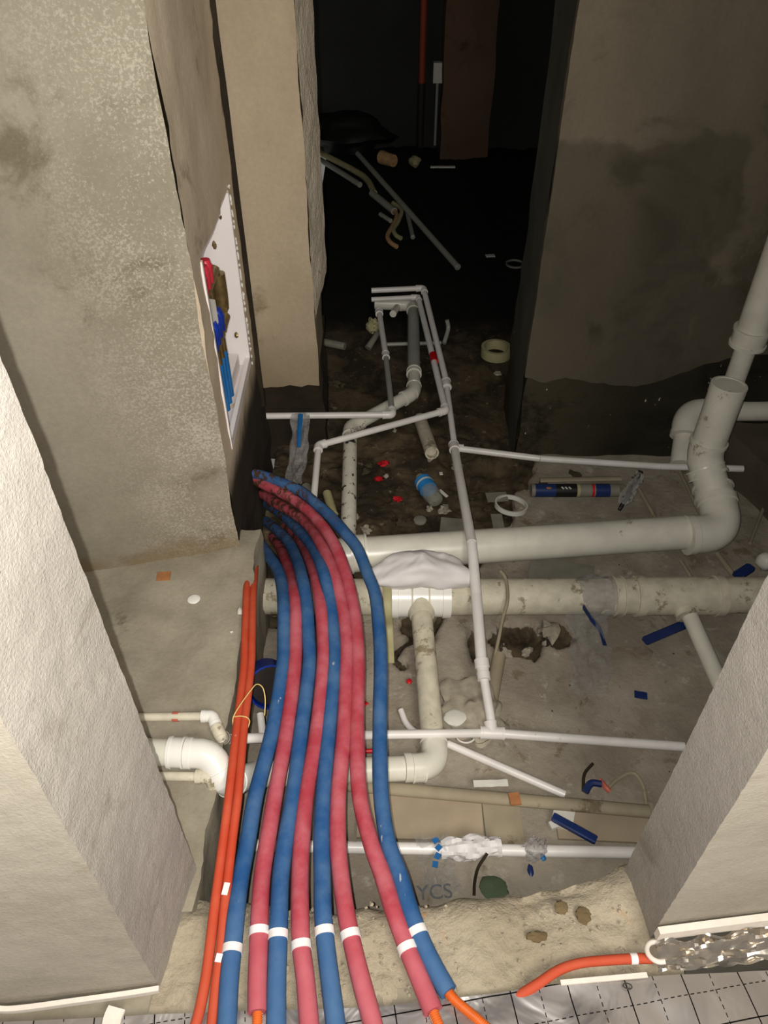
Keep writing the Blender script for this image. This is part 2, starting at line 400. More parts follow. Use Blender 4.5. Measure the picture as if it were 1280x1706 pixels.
# pillar on the left: front, and side slab around the cabinet recess
YF = 1.515
def front_y(x): return YF + (x + .40) * .22
mb = MB().sheet(lambda u, v: (lerp(-2.3, -.40, u), front_y(lerp(-2.3, -.40, u)), lerp(-.02, 3.0, v)), 70, 110)
mb.sheet(lambda u, v: (lerp(-.40, -.52, u), front_y(-.40) + .0, lerp(-.02, 3.0, v)), 2, 110)
mb.v = [Vector((q.x, q.y, q.z)) for q in mb.v]
mb.jitter(.007, 5, 1).jitter(.003, 45, 2)
tag(mb.build('wall_left', M['pillar']), kind='structure')
def sx(q): return (q.x - .012 * (q.y - YF) / .78, q.y, q.z)
CY0, CY1, CZ0, CZ1 = 1.61, 2.035, .275, .785
mb = MB()
YS = YF + .004
for (a, b, c, d_) in ((YS, 2.16, CZ1, 3.0), (YS, 2.16, .03, CZ0), (YS, CY0, CZ0, CZ1), (CY1, 2.16, CZ0, CZ1)):
    g = gridbox(-.50, -.398, a, b, c, d_, .03, sx, 'XzZ' if c != CZ0 else 'XyY'); mb.add(g.v, g.f)
mb.jitter(.006, 7, 4).jitter(.0035, 30, 6)
tag(mb.build('wall_side', M['side']), kind='structure')
mb = gridbox(-.60, -.412, 1.535, 2.30, ZP - .1, .06, .025, sx, 'XyZ'); mb.jitter(.016, 9, 4)
tag(mb.build('trim_1', M['damp']), kind='structure')
# wall beyond, facing the camera, with the bright broken edge of the doorway
mb = MB().sheet(lambda u, v: (lerp(-.45, -.213, u), 2.15 + .01 * u, lerp(.115 + .012 * noise.noise(Vector((u * 9, 0, 1))), 3.0, v)), 12, 100)
mb.jitter(.006, 6, 8).jitter(.002, 30, 6)
tag(mb.build('wall_far_left', M['back']), kind='structure')
mb = gridbox(-.70, -.225, 2.43, 2.6, ZP - .1, .14, .03); mb.jitter(.012, 12, 2); tag(mb.build('baseboard_left', M['damp']), kind='structure')
mb = gridbox(-.60, -.221, 2.175, 2.5, .125, 3.0, .03); mb.jitter(.006, 8, 2)
tag(mb.build('wall_far_left_core', M['back']), kind='structure')
M['jamb'] = concrete('jamb_plaster', srgb(218, 204, 182), srgb(200, 186, 162), srgb(120, 100, 76), s1=9, stain_th=.6, bump=.9, bd=.008)
mb = MB().sheet(lambda u, v: (lerp(-.212, -.184, u), lerp(2.16, 2.36, u), lerp(.36 + .06 * u, 3.0, v)), 6, 110)
mb.jitter(.005, 16, 3)
tag(mb.build('door_1', M['jamb']), kind='structure')
# groove between the pillar side and this wall
mb = MB()
pts = [Vector((-.408 + n3((0, 0, k * .1), 3) * .004, 2.142, .05 + k * .06)) for k in range(49)]
mb.sweep(pts, .014, 6); tag(mb.build('trim_2', M['damp']), kind='structure')

# right wall and its doorway reveal
YR = 2.3
def plaster_bottom(x):
    u, v = proj(Vector((x, YR, .05)))
    vv = interp([(870, 628), (905, 640), (940, 630), (1000, 640), (1060, 646), (1100, 638), (1160, 612), (1210, 598), (1400, 580)], u)
    return P(u, vv, y=YR).z + noise.noise(Vector((x * 24, 0, 3))) * .008
mb = MB()
mb.sheet(lambda u, v: (lerp(.492, 2.6, u), YR, lerp(plaster_bottom(lerp(.492, 2.6, u)), 3.0, v ** 1.2)), 90, 90, thick=(0, .03, 0))
mb.jitter(.006, 4, 2).jitter(.002, 30, 6)
for q in mb.v:
    if q.y < YR + .015:    # an overlapping coat of plaster leaves a step
        u, v = proj(q)
        top = interp([(905, 262), (1050, 262), (1100, 248), (1190, 250), (1200, 300), (1170, 450), (1280, 455)], u)
        if v > top: q.y += .007
tag(mb.build('wall_right', M['right']), kind='structure')
mb = gridbox(.50, 2.6, YR + .02, YR + .4, ZP - .1, .3, .04, faces='xyZ'); mb.jitter(.012, 9, 2)
tag(mb.build('baseboard_right', M['tar']), kind='structure')
mb = gridbox(.492, .60, YR + .016, YR + .36, ZP - .1, 3.0, .04, faces='xY', mp=lambda q: (q.x + (.008 if q.x < .5 else 0) * (q.y - YR) / .3, q.y, q.z)); mb.jitter(.006, 7, 2)
tag(mb.build('door_2', M['reveal']), kind='structure')
# dark room beyond
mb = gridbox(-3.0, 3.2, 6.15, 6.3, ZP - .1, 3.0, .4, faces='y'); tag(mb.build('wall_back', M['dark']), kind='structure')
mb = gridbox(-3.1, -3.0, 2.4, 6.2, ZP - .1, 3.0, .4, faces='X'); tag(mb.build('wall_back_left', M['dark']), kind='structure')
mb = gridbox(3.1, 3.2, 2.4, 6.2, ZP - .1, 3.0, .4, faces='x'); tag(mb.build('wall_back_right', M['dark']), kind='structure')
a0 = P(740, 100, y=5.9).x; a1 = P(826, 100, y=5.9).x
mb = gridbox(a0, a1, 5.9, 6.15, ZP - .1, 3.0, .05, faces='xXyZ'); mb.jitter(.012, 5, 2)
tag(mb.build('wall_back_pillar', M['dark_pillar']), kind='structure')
# slab of concrete at the far right of the pit
mb = gridbox(1.22, 2.3, 1.62, 2.28, ZP - .05, -.12, .03, faces='xyZ'); mb.jitter(.02, 7, 3)
for q in mb.v: q.x += (2.28 - q.y) * .32
tag(mb.build('floor_ledge_right', M['right']), kind='structure')

tag(gridbox(-3, 3.2, .66, 6.3, 2.75, 2.85, .5, faces='z').build('ceiling', M['dark']), kind='structure')  # out of view, added to keep the ambient light off the far room
tag(gridbox(2.55, 2.6, .8, 2.35, ZP - .1, 2.8, .2, faces='x').build('wall_right_end', M['right']), kind='structure')  # unseen end wall, added with the ceiling to shut out ambient light
# near door jambs
def wallpoly(name, poly, z0, z1, d, mats, amp=.004, seed=0):
    for i, (a, b) in enumerate(zip(poly, poly[1:])):
        a = Vector(a); b = Vector(b); n = max(2, round((b - a).length / d))
        mb = MB().sheet(lambda u, v: (*(a + (b - a) * u), lerp(z0, z1, v)), n, round((z1 - z0) / d))
        mb.jitter(amp * .45, 60, seed).jitter(amp * .8, 5, seed + 3)
        tag(mb.build(name[i], mats[i]), kind='structure')
wallpoly(['wall_front_left', 'wall_front_left_reveal', 'wall_front_left_far'], [(-1.6, .30), (-.392, .443), (-.362, .640), (-1.6, .50)], -.02, 1.75, .012,
         [M['near_face'], M['near'], M['near_face']], .004, 2)
wallpoly(['wall_front_right_far', 'wall_front_right_reveal', 'wall_front_right'], [(1.9, .80), (.470, .648), (.482, .518), (1.9, .665)], -.34, 1.75, .012,
         [M['near'], M['near'], M['near_face']], .003, 5)
# plaster coat standing proud on the lower near face
def edge_line(v_): return interp([(1100, -30), (1150, 0), (1257, 52), (1330, 90), (1414, 131), (1500, 180), (1519, 197), (1560, 203), (1594, 210), (1640, 225), (1680, 250)], v_)

# the front curb and floor
def curb_far(x):
    u, v = proj(Vector((x, .6, 0)))
    vv = interp([(300, 1500), (345, 1500), (420, 1500), (480, 1516), (640, 1514), (720, 1500), (860, 1490), (980, 1474), (1020, 1452), (1048, 1438), (1120, 1430)], u)
    return P(u, vv, z=-.01).y + noise.noise(Vector((x * 17, 2, 3))) * .012
def curb(u, v):
    x = lerp(-.40, .53, u); yf = curb_far(x)
    if v < .7:
        y = lerp(.30, yf, v / .7); z = -.012 + .012 * noise.noise(Vector((x * 9, y * 9, 1))) + .006 * noise.noise(Vector((x * 28, y * 28, 4))) + .003 * noise.noise(Vector((x * 70, y * 70, 4)))
        if y > yf - .05: z -= ((y - yf + .05) / .05) ** 2 * .02
        z = min(z, -.0025) if y < .46 else z
    else:
        k = (v - .7) / .3; y = yf + .006 + k * .03 + .012 * noise.noise(Vector((x * 15, k * 5, 8))); z = -.035 - k * .32
    return (x, y, z)
tag(MB().sheet(curb, 150, 80).build('floor_threshold', M['curb'], sharp=1.5), kind='structure')
mb = gridbox(-1.6, 1.9, -1.6, .44, -.2, -.014, .1, faces='Z'); tag(mb.build('floor_front', M['ledge']), kind='structure')
# holes in the curb mortar: little pits with brown earth
for (u, v, a, b) in ((895, 1560, .014, .008), (972, 1524, .010, .013), (935, 1512, .009, .010)):
    c = P(u, v, z=-.004); mb = MB().blob(c, (a * 1.4, b * 1.2, .004), seed=u, amp=.35, sc_=2.6, nu=22, nv=8)
    tag(mb.build('earth_clod', M['clod']), {895: 'widest dark brown earth clod on the front mortar threshold', 972: 'dark brown earth clod nearest the right door jamb', 935: 'small dark brown earth clod at the rear of the threshold'}[u], 'earth clod')

# ------------------------------------------------------------------ foil and edge strips on the near floor
def foil_far(x):
    u, v = proj(Vector((x, .40, 0)))
    vv = interp([(-200, 1712), (0, 1704), (180, 1695), (345, 1687), (620, 1679), (820, 1657), (890, 1645), (1065, 1629), (1280, 1618), (1500, 1610)], u)
    return P(u, vv, z=.004).y
foil = thing('insulation_foil', P(640, 1700, z=0), 'silver printed grid foil underlay along the bottom edge of the picture', 'foil')
def ff(u, v):
    x = lerp(-.75, 1.2, u); y = lerp(foil_far(x), -.4, v)
    z = .005 + .007 * abs(noise.noise(Vector((x * 9, y * 12, 1)))) + .0012 * noise.noise(Vector((x * 34, y * 34, 1)))
    return (x, y, z)
MB().sheet(ff, 190, 70, thick=(0, 0, -.0012)).build('foil_sheet', M['foil'], foil)
# printed zero on the foil
tc = bpy.data.curves.new('digit', 'FONT'); tc.body = '0'; tc.size = .024; tc.extrude = .0003; tc.align_x = 'CENTER'; tc.align_y = 'CENTER'
to = bpy.data.objects.new('printed_zero', tc); C.objects.link(to)
bpy.context.view_layer.update()
dm = bpy.data.meshes.new_from_object(to); bpy.data.objects.remove(to)
zc = P(1047, 1643, z=.0125)
zo = bpy.data.objects.new('printed_zero', dm); C.objects.link(zo); zo.parent = foil; zo.location = zc - Vector(foil.location); zo.rotation_euler = (0, 0, math.radians(80)); dm.materials.append(M['print'])
# crumpled foil turned up against the right wall
def fu(u, v):
    x = lerp(.478, 1.1, u); y0 = .51 + (x - .482) * .104
    p = Vector((x, y0 - .005 - (1 - v) * .045, .004 + v * .035))
    k = Vector((x * 16, v * 3, 3)); return p + Vector((0, -.012 * abs(noise.noise(k)) * 1.5, .016 * noise.noise(k * 1.7)))
fc = MB().sheet(fu, 90, 14); tag(fc.build('foil_upstand', M['foil2'], sharp=.3), 'crumpled foil flap turned up against the foot of the right door jamb', 'foil')
def strip(name, pts, wid, hgt, mat, label, cat, n=10):
    mb = MB(); pts = catmull(pts, n); m = len(pts); vs = []
    for i, p in enumerate(pts):
        tt = (pts[min(i + 1, m - 1)] - pts[max(i - 1, 0)]); tt.z = 0; tt.normalize(); nn = Vector((-tt.y, tt.x, 0))
        for a, b in ((-1, 0), (-1, 1), (1, 1), (1, 0)): vs.append(p + nn * a * wid / 2 + Vector((0, 0, b * hgt)))
    fs = [(i * 4 + k, i * 4 + (k + 1) % 4, i * 4 + 4 + (k + 1) % 4, i * 4 + 4 + k) for i in range(m - 1) for k in range(4)] + [(3, 2, 1, 0), (m * 4 - 4, m * 4 - 3, m * 4 - 2, m * 4 - 1)]
    mb.add(vs, fs); return tag(mb.build(name, mat), label, cat)
strip('edge_strip', [(.478, .506, .036), (.62, .522, .038), (.8, .542, .038), (1.1, .574, .038)], .012, .030, M['foam'], 'white foam edge strip along the foot of the right door jamb', 'foam strip')
strip('edge_strip', [(-.385, .432, .003), (-.44, .424, .003), (-.52, .414, .003), (-.62, .402, .003), (-.655, .402, .012), (-.665, .41, .03)], .008, .014, M['foam'], 'white foam edge strip along the foot of the left door jamb', 'foam strip')
strip('foam_offcut', [P(196, 1680, z=.008), P(188, 1700, z=.008), P(182, 1740, z=.008)], .030, .006, M['foam'], 'short white foam strip lying on the foil at the bottom left', 'foam strip')
strip('foam_offcut', [P(934, 1638, z=.012), P(1000, 1632, z=.012), P(1078, 1625, z=.012)], .008, .004, M['foam'], 'thin white strip lying beside the orange pipe on the foil', 'foam strip')
cc_ = P(1095, 1590, z=.02)
mb = MB().sweep(catmull([cc_ + Vector((.020 * math.cos(a), .018 * math.sin(a), .004 * a)) for a in [k * .55 for k in range(10)]], 5), .0045, 10)
tag(mb.build('foam_curl', M['foam']), 'white foam curl at the foot of the right jamb corner', 'foam strip')

# ------------------------------------------------------------------ hoses
def hose(name, track, r, mat, label, group, start_x=None, band=None, end_v=None, inner_to=None, zt=None, bandw=.014):
    pts = []
    for i, (u, v) in enumerate(track):
        if i == 0 and start_x is not None:
            p = P(u, v, x=start_x); z0 = p.z; v0 = v; pts.append(p); continue
        k = min(1, max(0, (v - v0) / 105)) if start_x is not None else 1
        base = interp(zt or [(700, .0), (1000, .0), (1250, -.012), (1440, .004), (1520, .018), (1720, .022)], v)
        pts.append(P(u, v, z=lerp(z0, base, k ** .8) if start_x is not None else base))
    line = catmull(pts, 10)
    foot = min(line, key=lambda q: q.z)
    root = thing(name, Vector((line[-1].x, line[-1].y, 0)), label, 'hose', group)
    cut = len(line)
    if end_v:
        cut = next(i for i, q in enumerate(line) if proj(q)[1] > end_v)
    slv = MB().sweep(line[:cut], [r * (1 + .05 * noise.noise(q * 9)) for q in line[:cut]], 16).build('foam_sleeve' if inner_to else 'pipe', mat, root)
    if band:
        for bv in (band if isinstance(band, list) else [band]):
            i = next(i for i, q in enumerate(line) if proj(q)[1] > bv); c = line[i]; d = (line[i + 1] - line[i - 1]).normalized()
            MB().sweep([c - d * bandw / 2, c - d * bandw / 2, c + d * bandw / 2, c + d * bandw / 2], [r, r * 1.09, r * 1.10, r], 16, tans=[d] * 4).build('tape_band', M['tape'], slv)
    return root, line, cut
TR = {
 'b1': [(428, 893), (434, 906), (447, 925), (462, 948), (470, 975), (473, 1010), (473, 1060), (471, 1112), (454, 1217), (427, 1321), (413, 1400), (402, 1459), (394, 1517), (388, 1576), (382, 1634), (378, 1705), (372, 1790)],
 'r1': [(447, 888), (456, 897), (468, 915), (482, 950), (490, 985), (493, 1020), (493, 1060), (491, 1112), (478, 1217), (459, 1321), (446, 1400), (437, 1459), (433, 1517), (431, 1576), (429, 1634), (429, 1694), (429, 1790)],
 'b2': [(443, 868), (462, 884), (480, 902), (494, 930), (504, 965), (511, 1010), (514, 1060), (515, 1112), (502, 1217), (489, 1321), (476, 1400), (468, 1459), (465, 1517), (463, 1576), (461, 1634), (460, 1705), (459, 1790)],
 'r2': [(453, 866), (471, 873), (492, 890), (507, 912), (524, 955), (534, 1005), (538.5, 1060), (538.5, 1112), (528, 1217), (511, 1321), (503, 1400), (500, 1459), (500, 1517), (502, 1576), (509, 1634), (515, 1705), (521, 1790)],
 'b3': [(445, 840), (468, 856), (494, 880), (520, 910), (538, 950), (550, 1000), (556, 1060), (557, 1112), (548, 1217), (539, 1321), (536, 1400), (537, 1459), (538, 1517), (543, 1576), (550, 1634), (559, 1705), (568, 1790)],
 'r3': [(438, 823), (460, 838), (490, 855), (515, 876), (537, 910), (556, 955), (569, 1005), (577, 1060), (577, 1112), (573, 1217), (564, 1321), (563, 1400), (568, 1459), (576, 1517), (588, 1576), (602, 1634), (621, 1705), (642, 1790)],
 'r4': [(425, 800), (450, 812), (482, 828), (512, 850), (540, 880), (561, 915), (577, 960), (589, 1010), (595, 1060), (597, 1112), (595, 1217), (599, 1321), (617, 1400), (638, 1459), (656, 1517), (679, 1580), (701, 1634), (728, 1700), (762, 1790)],
 'b4': [(424, 789), (445, 795), (470, 805), (500, 818), (528, 840), (552, 862), (575, 888), (596, 915), (612, 955), (625, 990), (632, 1050), (634.5, 1110), (633, 1217), (635, 1321), (646, 1400), (666, 1459), (683, 1517), (706, 1576), (736, 1634), (757, 1665), (800, 1702), (860, 1760)],
}
info = [('b1', 'blue', 1577, None, 'leftmost blue foam sleeved hose, next to the two orange pipes'),
        ('r1', 'red', 1549, 1693, 'leftmost red foam sleeved hose, between the two leftmost blue ones'),
        ('b2', 'blue', 1557, None, 'second blue foam sleeved hose from the left, between two red ones'),
        ('r2', 'red', 1573, None, 'second red foam sleeved hose from the left'),
        ('b3', 'blue', 1550, None, 'third blue foam sleeved hose from the left, in the middle of the bundle'),
        ('r3', 'red', 1555, None, 'third red foam sleeved hose from the left, ending straight at the bottom'),
        ('r4', 'red', 1575, 1692, 'rightmost red foam sleeved hose with an orange end, beside the outer blue hose'),
        ('b4', 'blue', 1551, 1656, 'outermost right blue foam sleeved hose with an orange ribbed end on the foil')]
for k, c, bv, ev, lab in info:
    r = .0167
    zt = None
    root, line, cut = hose('insulated_hose', TR[k], r, M[c], lab, 'red and blue foam sleeved hoses', start_x=-.412, band=bv, end_v=ev, inner_to=True, zt=zt)
    if ev:
        seg = line[max(0, cut - 3):]; rad = []; pts = []
        dense = catmull(seg, 12)
        rad = [.0078 + (.0012 if (i // 3) % 2 else 0) for i in range(len(dense))]
        o = MB().sweep(dense, rad, 14).build('inner_pipe', M['inner'], root); o['label'] = 'orange ribbed inner pipe'
OT = [[(418, 892), (418, 925), (414, 955), (411, 985), (408, 1060), (406, 1114), (394, 1217), (382, 1321), (372, 1400), (357, 1517), (350, 1576), (342, 1634), (328, 1700), (300, 1780)],
      [(421, 893), (425, 925), (425, 955), (422, 985), (420, 1060), (418, 1114), (406, 1217), (397, 1321), (387, 1400), (374, 1517), (369, 1576), (361, 1634), (354, 1700), (345, 1780)]]
for i, tr in enumerate(OT):
    zt = [(850, .0), (1000, .016), (1230, .036), (1310, .040), (1420, .024), (1500, .018), (1720, .016)]
    root, line, cut = hose('heating_pipe', tr, .0094, M['orange'], ['left one of the two bare orange pipes beside the ledge', 'right one of the two bare orange pipes, touching the blue hose'][i], 'two bare orange pipes left of the hoses', start_x=-.41, zt=zt)
    if i == 1:
        for bv, nm in ((1475, 0), (1594, 1)):
            q = line[next(j for j, q in enumerate(line) if proj(q)[1] > bv)]
            MB().box(q + Vector((0, 0, .0096)), (.011, .014 if nm else .022, .0012), -.12).build('tape_scrap', M['tape'], root)
# orange pipe on the right
root, line, cut = hose('heating_pipe', [(800, 1700), (850, 1668), (895, 1640), (930, 1617), (965, 1605), (1010, 1600), (1060, 1597), (1086, 1597)], .0085, M['orange'],
     'short orange pipe curving under the crumpled foil at the right', None, zt=[(1590, .014), (1640, .012), (1655, -.004), (1700, -.012)], band=None)
i = min(range(len(line)), key=lambda j: abs(proj(line[j])[0] - 1057)); c = line[i]; d = (line[i + 1] - line[i - 1]).normalized()
MB().sweep([c - d * .006, c - d * .006, c + d * .006, c + d * .006], [.0085, .0095, .0095, .0085], 16, tans=[d] * 4).build('tape_band', M['tape'], root)
# yellow wire tied around the orange pipes
wp = [P(392, 1225, z=.02), P(388, 1203, z=.036), P(391, 1190, z=.047), P(402, 1172, z=.047), P(418, 1150, z=.042), P(428, 1140, z=.036), P(438, 1146, z=.022), P(442, 1165, z=.005), P(441, 1192, z=-.03)]
wp2 = [P(391, 1194, z=.044), P(400, 1193, z=.048), P(411, 1195, z=.046), P(416, 1202, z=.032), P(412, 1215, z=.02)]
wt = thing('tie_wire', P(392, 1195, z=0), 'thin yellow wire looped around the two orange pipes', 'wire')
MB().sweep(catmull(wp, 8), .0013, 8).build('wire', M['wire'], wt)
MB().sweep(catmull(wp2, 8), .0013, 8).build('wire_loop', M['wire'], wt)

# ------------------------------------------------------------------ pipe fittings
def fillet(a, b, c, R, n=10):
    d1 = (a - b).normalized(); d2 = (c - b).normalized(); th = math.pi - d1.angle(d2)
    L = min(R * math.tan(th / 2), (a - b).length * .48, (c - b).length * .48)
    s_, e = b + d1 * L, b + d2 * L
    out = []
    for i in range(n + 1):
        k = i / n; out.append((1 - k) ** 2 * s_ + 2 * k * (1 - k) * b + k * k * e) if th > 1 else out.append((1 - k) ** 2 * s_ + 2 * k * (1 - k) * b + k * k * e)
    return out, -d1, d2
def elbow(root, a, b, c, r, mat, R=1.6, ext=1.1, k=1.16, name='elbow'):
    arc, t1, t2 = fillet(Vector(a), Vector(b), Vector(c), R * r)
    e = r * ext
    pts = [arc[0] - t1 * e, arc[0] - t1 * e, arc[0] - t1 * (e * .55), arc[0] - t1 * (e * .5)] + arc + [arc[-1] + t2 * (e * .5), arc[-1] + t2 * (e * .55), arc[-1] + t2 * e, arc[-1] + t2 * e]
    rad = [r * .98, r * (k + .07), r * (k + .07), r * k] + [r * k] * len(arc) + [r * k, r * (k + .07), r * (k + .07), r * .98]
    m = len(pts); tans = []
    for i in range(m):
        if i < 5: tans.append(t1)
        elif i >= m - 5: tans.append(t2)
        else: tans.append((pts[i + 1] - pts[i - 1]).normalized())
    return MB().sweep(pts, rad, 22, tans=tans).build(name, mat, root, sharp=.6)
def coupling(root, c, d, r, L, mat, k=1.16, rings=True, name='coupling'):
    d = Vector(d).normalized(); c = Vector(c); h = L / 2; q = min(h * .3, r * .5)
    pts = [c - d * h, c - d * h, c - d * (h - q), c - d * (h - q * 1.1), c + d * (h - q * 1.1), c + d * (h - q), c + d * h, c + d * h]
    rr = .08 if rings else 0
    rad = [r * .98, r * (k + rr), r * (k + rr), r * k, r * k, r * (k + rr), r * (k + rr), r * .98]
    return MB().sweep(pts, rad, 22, tans=[d] * 8).build(name, mat, root, sharp=.5)
def reducer(root, a, b, r1, r2, mat):
    a = Vector(a); b = Vector(b); d = (b - a).normalized(); L = (b - a).length
    ks = [(0, r1 * .98), (0, r1 * 1.3), (.38, r1 * 1.3), (.40, r1 * 1.15), (.6, r2 * 1.35), (.62, r2 * 1.35), (.64, r2 * 1.5), (1, r2 * 1.45), (1, r2 * .98)]
    return MB().sweep([a + d * L * k for k, _ in ks], [q for _, q in ks], 22, tans=[d] * len(ks)).build('reducer', mat, root, sharp=.5)
def tee(root, c, dm_, db_, r, rb, mat, L=1.9, Lb=1.9, k=1.16):
    dm_ = Vector(dm_).normalized(); db_ = Vector(db_).normalized(); c = Vector(c); mb = MB()
    h = r * L; q = r * .45
    pts = [c - dm_ * h, c - dm_ * h, c - dm_ * (h - q), c - dm_ * (h - q - .001), c + dm_ * (h - q - .001), c + dm_ * (h - q), c + dm_ * h, c + dm_ * h]
    mb.sweep(pts, [r * .98, r * (k + .07), r * (k + .07), r * k, r * k, r * (k + .07), r * (k + .07), r * .98], 22, tans=[dm_] * 8)
    e = r + rb * Lb
    pts = [c, c + db_ * (e - rb * .5), c + db_ * (e - rb * .49), c + db_ * e, c + db_ * e]
    mb.sweep(pts, [rb * k, rb * k, rb * (k + .08), rb * (k + .08), rb * .98], 20, tans=[db_] * 5)
    return mb.build('tee', mat, root, sharp=.6)
def straight(root, a, b, r, mat, name='pipe', n=20, sag=0, open_end=False):
    a = Vector(a); b = Vector(b); d = (b - a).normalized(); m = 8
    pts = [lerp(a, b, i / m) - Vector((0, 0, sag * math.sin(math.pi * i / m))) for i in range(m + 1)]; rad = [r] * (m + 1)
    if open_end:
        pts += [b, b - d * min(.05, (b - a).length * .5)]; rad += [r * .88, r * .88]
        return MB().sweep(pts, rad, n, tans=[d] * len(pts)).build(name, mat, root, sharp=.5)
    return MB().sweep(pts, rad, n).build(name, mat, root, sharp=.5)

# ---- large upper drain: E
rE = .054
e0 = P(540, 928, z=-.17); e1 = P(1212, 886, z=-.17)
E_ = thing('upper_drain', Vector((.3, e0.y, ZP)), 'thick white drain pipe running across the pit to the open riser at right', 'drain pipe')
rt = Vector((1.04, 1.97, -.03)); e1 = Vector((1.035, e1.y, -.17))
top = P(1221, 622, t=1); top = Vector((1.045, 2.0, .24))
straight(E_, e0, e1 - Vector((.06, 0, 0)), rE, M['pvc'])
mid = P(1190, 812, z=-.11)
bnd = P(1172, 762, z=-.045)
tp = P(1216, 640, y=bnd.y + .02)
base = P(1207, 888, z=-.17)
elbow(E_, e0, base, mid, rE, M['pvc'], R=1.5, ext=.9, k=1.1)
coupling(E_, P(1190, 822, z=-.12), mid - base, rE, .045, M['pvc'], 1.13)
straight(E_, lerp(base, mid, .6), bnd, rE, M['pvc'])
coupling(E_, P(1178, 787, z=-.08), bnd - mid, rE, .03, M['pvc'], 1.1)
elbow(E_, mid, bnd, tp, rE, M['pvc'], R=1.8, ext=.4, k=1.04)
straight(E_, bnd + (tp - bnd) * .05, tp, rE, M['pvc'], 'riser_pipe', open_end=True)
coupling(E_, tp - (tp - bnd).normalized() * .018, tp - bnd, rE, .030, M['pvc'], 1.02, rings=False, name='riser_cap')
coupling(E_, P(598, 922, z=-.17), e1 - e0, rE, .05, M['pvc'], 1.08)
for (u0, u1) in ((632, 644), (673, 694), (722, 752)):
    mb = MB(); m = int((u1 - u0) / 2.6)
    for k in range(m):      # worn printing: one jagged low ridge of ink per word
        c = P(u0 + k * 2.6, 899 - (u0 - 640) * .03, z=-.1185); hgt = .011 * rnd.uniform(.5, 1)
        mb.add([c + Vector((-.0025, -hgt / 2, 0)), c + Vector((.0005, -hgt / 2, 0)), c + Vector((.0025, hgt / 2, .001)), c + Vector((-.0005, hgt / 2, .001))], [(0, 1, 2, 3)])
        if k: mb.f.append((k * 4 - 3, k * 4, k * 4 + 3))
    mb.build('printed_mark', M['print'], E_)
# ---- large lower drain: G
rG = .0545; zG = -.22
G_ = thing('lower_drain', Vector((.3, P(700, 994, z=zG).y, ZP)), 'dusty thick white drain pipe crossing the pit with two downward branches', 'drain pipe')
g0 = P(405, 993, z=zG); gt = P(700, 995, z=zG); g2 = P(1130, 993, z=zG); g3 = P(1330, 990, z=zG)
gd = (g3 - g0).normalized()
straight(G_, g0, gt, rG, M['pvc_dusty']); straight(G_, gt, g2, rG, M['pvc_dusty']); straight(G_, g2, g3, rG, M['pvc_dusty'])
bb0 = P(705, 1040, z=-.235); bb1 = P(722, 1225, z=-.262); rB = .031
for du in (-26, 2):
    coupling(G_, P(700 + du + 12, 995, z=zG), gd, rG, .005, M['pvc_dusty'], 1.105, rings=False, name='seam_ring')
tee(G_, gt, gd, bb1 - bb0, rG * 1.0, rB, M['pvc_clean'], L=px(50, 700, 995, zG) / rG, Lb=.35, k=1.09)
tag(MB().sweep([gt + (bb1 - gt).normalized() * .03, gt + (bb1 - gt).normalized() * (rG * 1.1 + .012)], [.050, rB * 1.13], 20).build('branch_collar', M['pvc_dusty'], G_))
elbow_c = P(728, 1285, z=-.262)
straight(G_, gt + (bb1 - gt).normalized() * .04, P(722, 1245, z=-.262), rB, M['pvc_dusty'], 'branch_pipe')
g4 = P(600, 1283, z=-.235); g5 = P(425, 1290, z=-.10); g6 = P(378, 1312, x=-.30)
elbow(G_, bb1, P(726, 1276, z=-.262), g4, rB, M['pvc'], R=2.2, ext=1.3, k=1.1)
straight(G_, P(700, 1279, z=-.262), g4, rB, M['pvc'], 'branch_pipe'); 
coupling(G_, P(696, 1280, z=-.262), g4 - P(726, 1276, z=-.262), rB, .035, M['pvc'], 1.13)
straight(G_, g4, g5, rB * .95, M['pvc'], 'branch_pipe')
s0 = P(225, 1252, z=.03); s1 = P(350, 1256, z=.032); s2 = P(377, 1306, z=-.015); rS = .0285
straight(G_, g5, s2, rB * .93, M['pvc_clean'], 'branch_pipe')
elbow(G_, s1, s2, g5, rB * .9, M['pvc_clean'], R=1.2, ext=.5, k=1.08)
straight(G_, s0, s1 - Vector((.03, 0, 0)), rS, M['pvc'], 'branch_pipe')
coupling(G_, P(296, 1254, z=.03), s1 - s0, rS, .035, M['pvc_clean'], 1.12)
straight(G_, s1, s2, rS, M['pvc_clean'], 'branch_pipe')
elbow(G_, s0, s1, s2, rS, M['pvc_clean'], R=1.5, ext=.9, k=1.1)
# right tee
rb2 = .0235; h0 = g2; h1 = P(1205, 1150, z=-.275)
coupling(G_, P(1028, 993, z=zG), gd, rG, .03, M['pvc_dusty'], 1.06)
tee(G_, g2 + gd * .0, gd, h1 - P(1145, 1010, z=-.23), rG, rb2 * 1.15, M['pvc_dusty'], L=2.4, Lb=.6, k=1.07)
straight(G_, P(1140, 1005, z=-.23), h1, rb2, M['pvc'], 'branch_pipe')

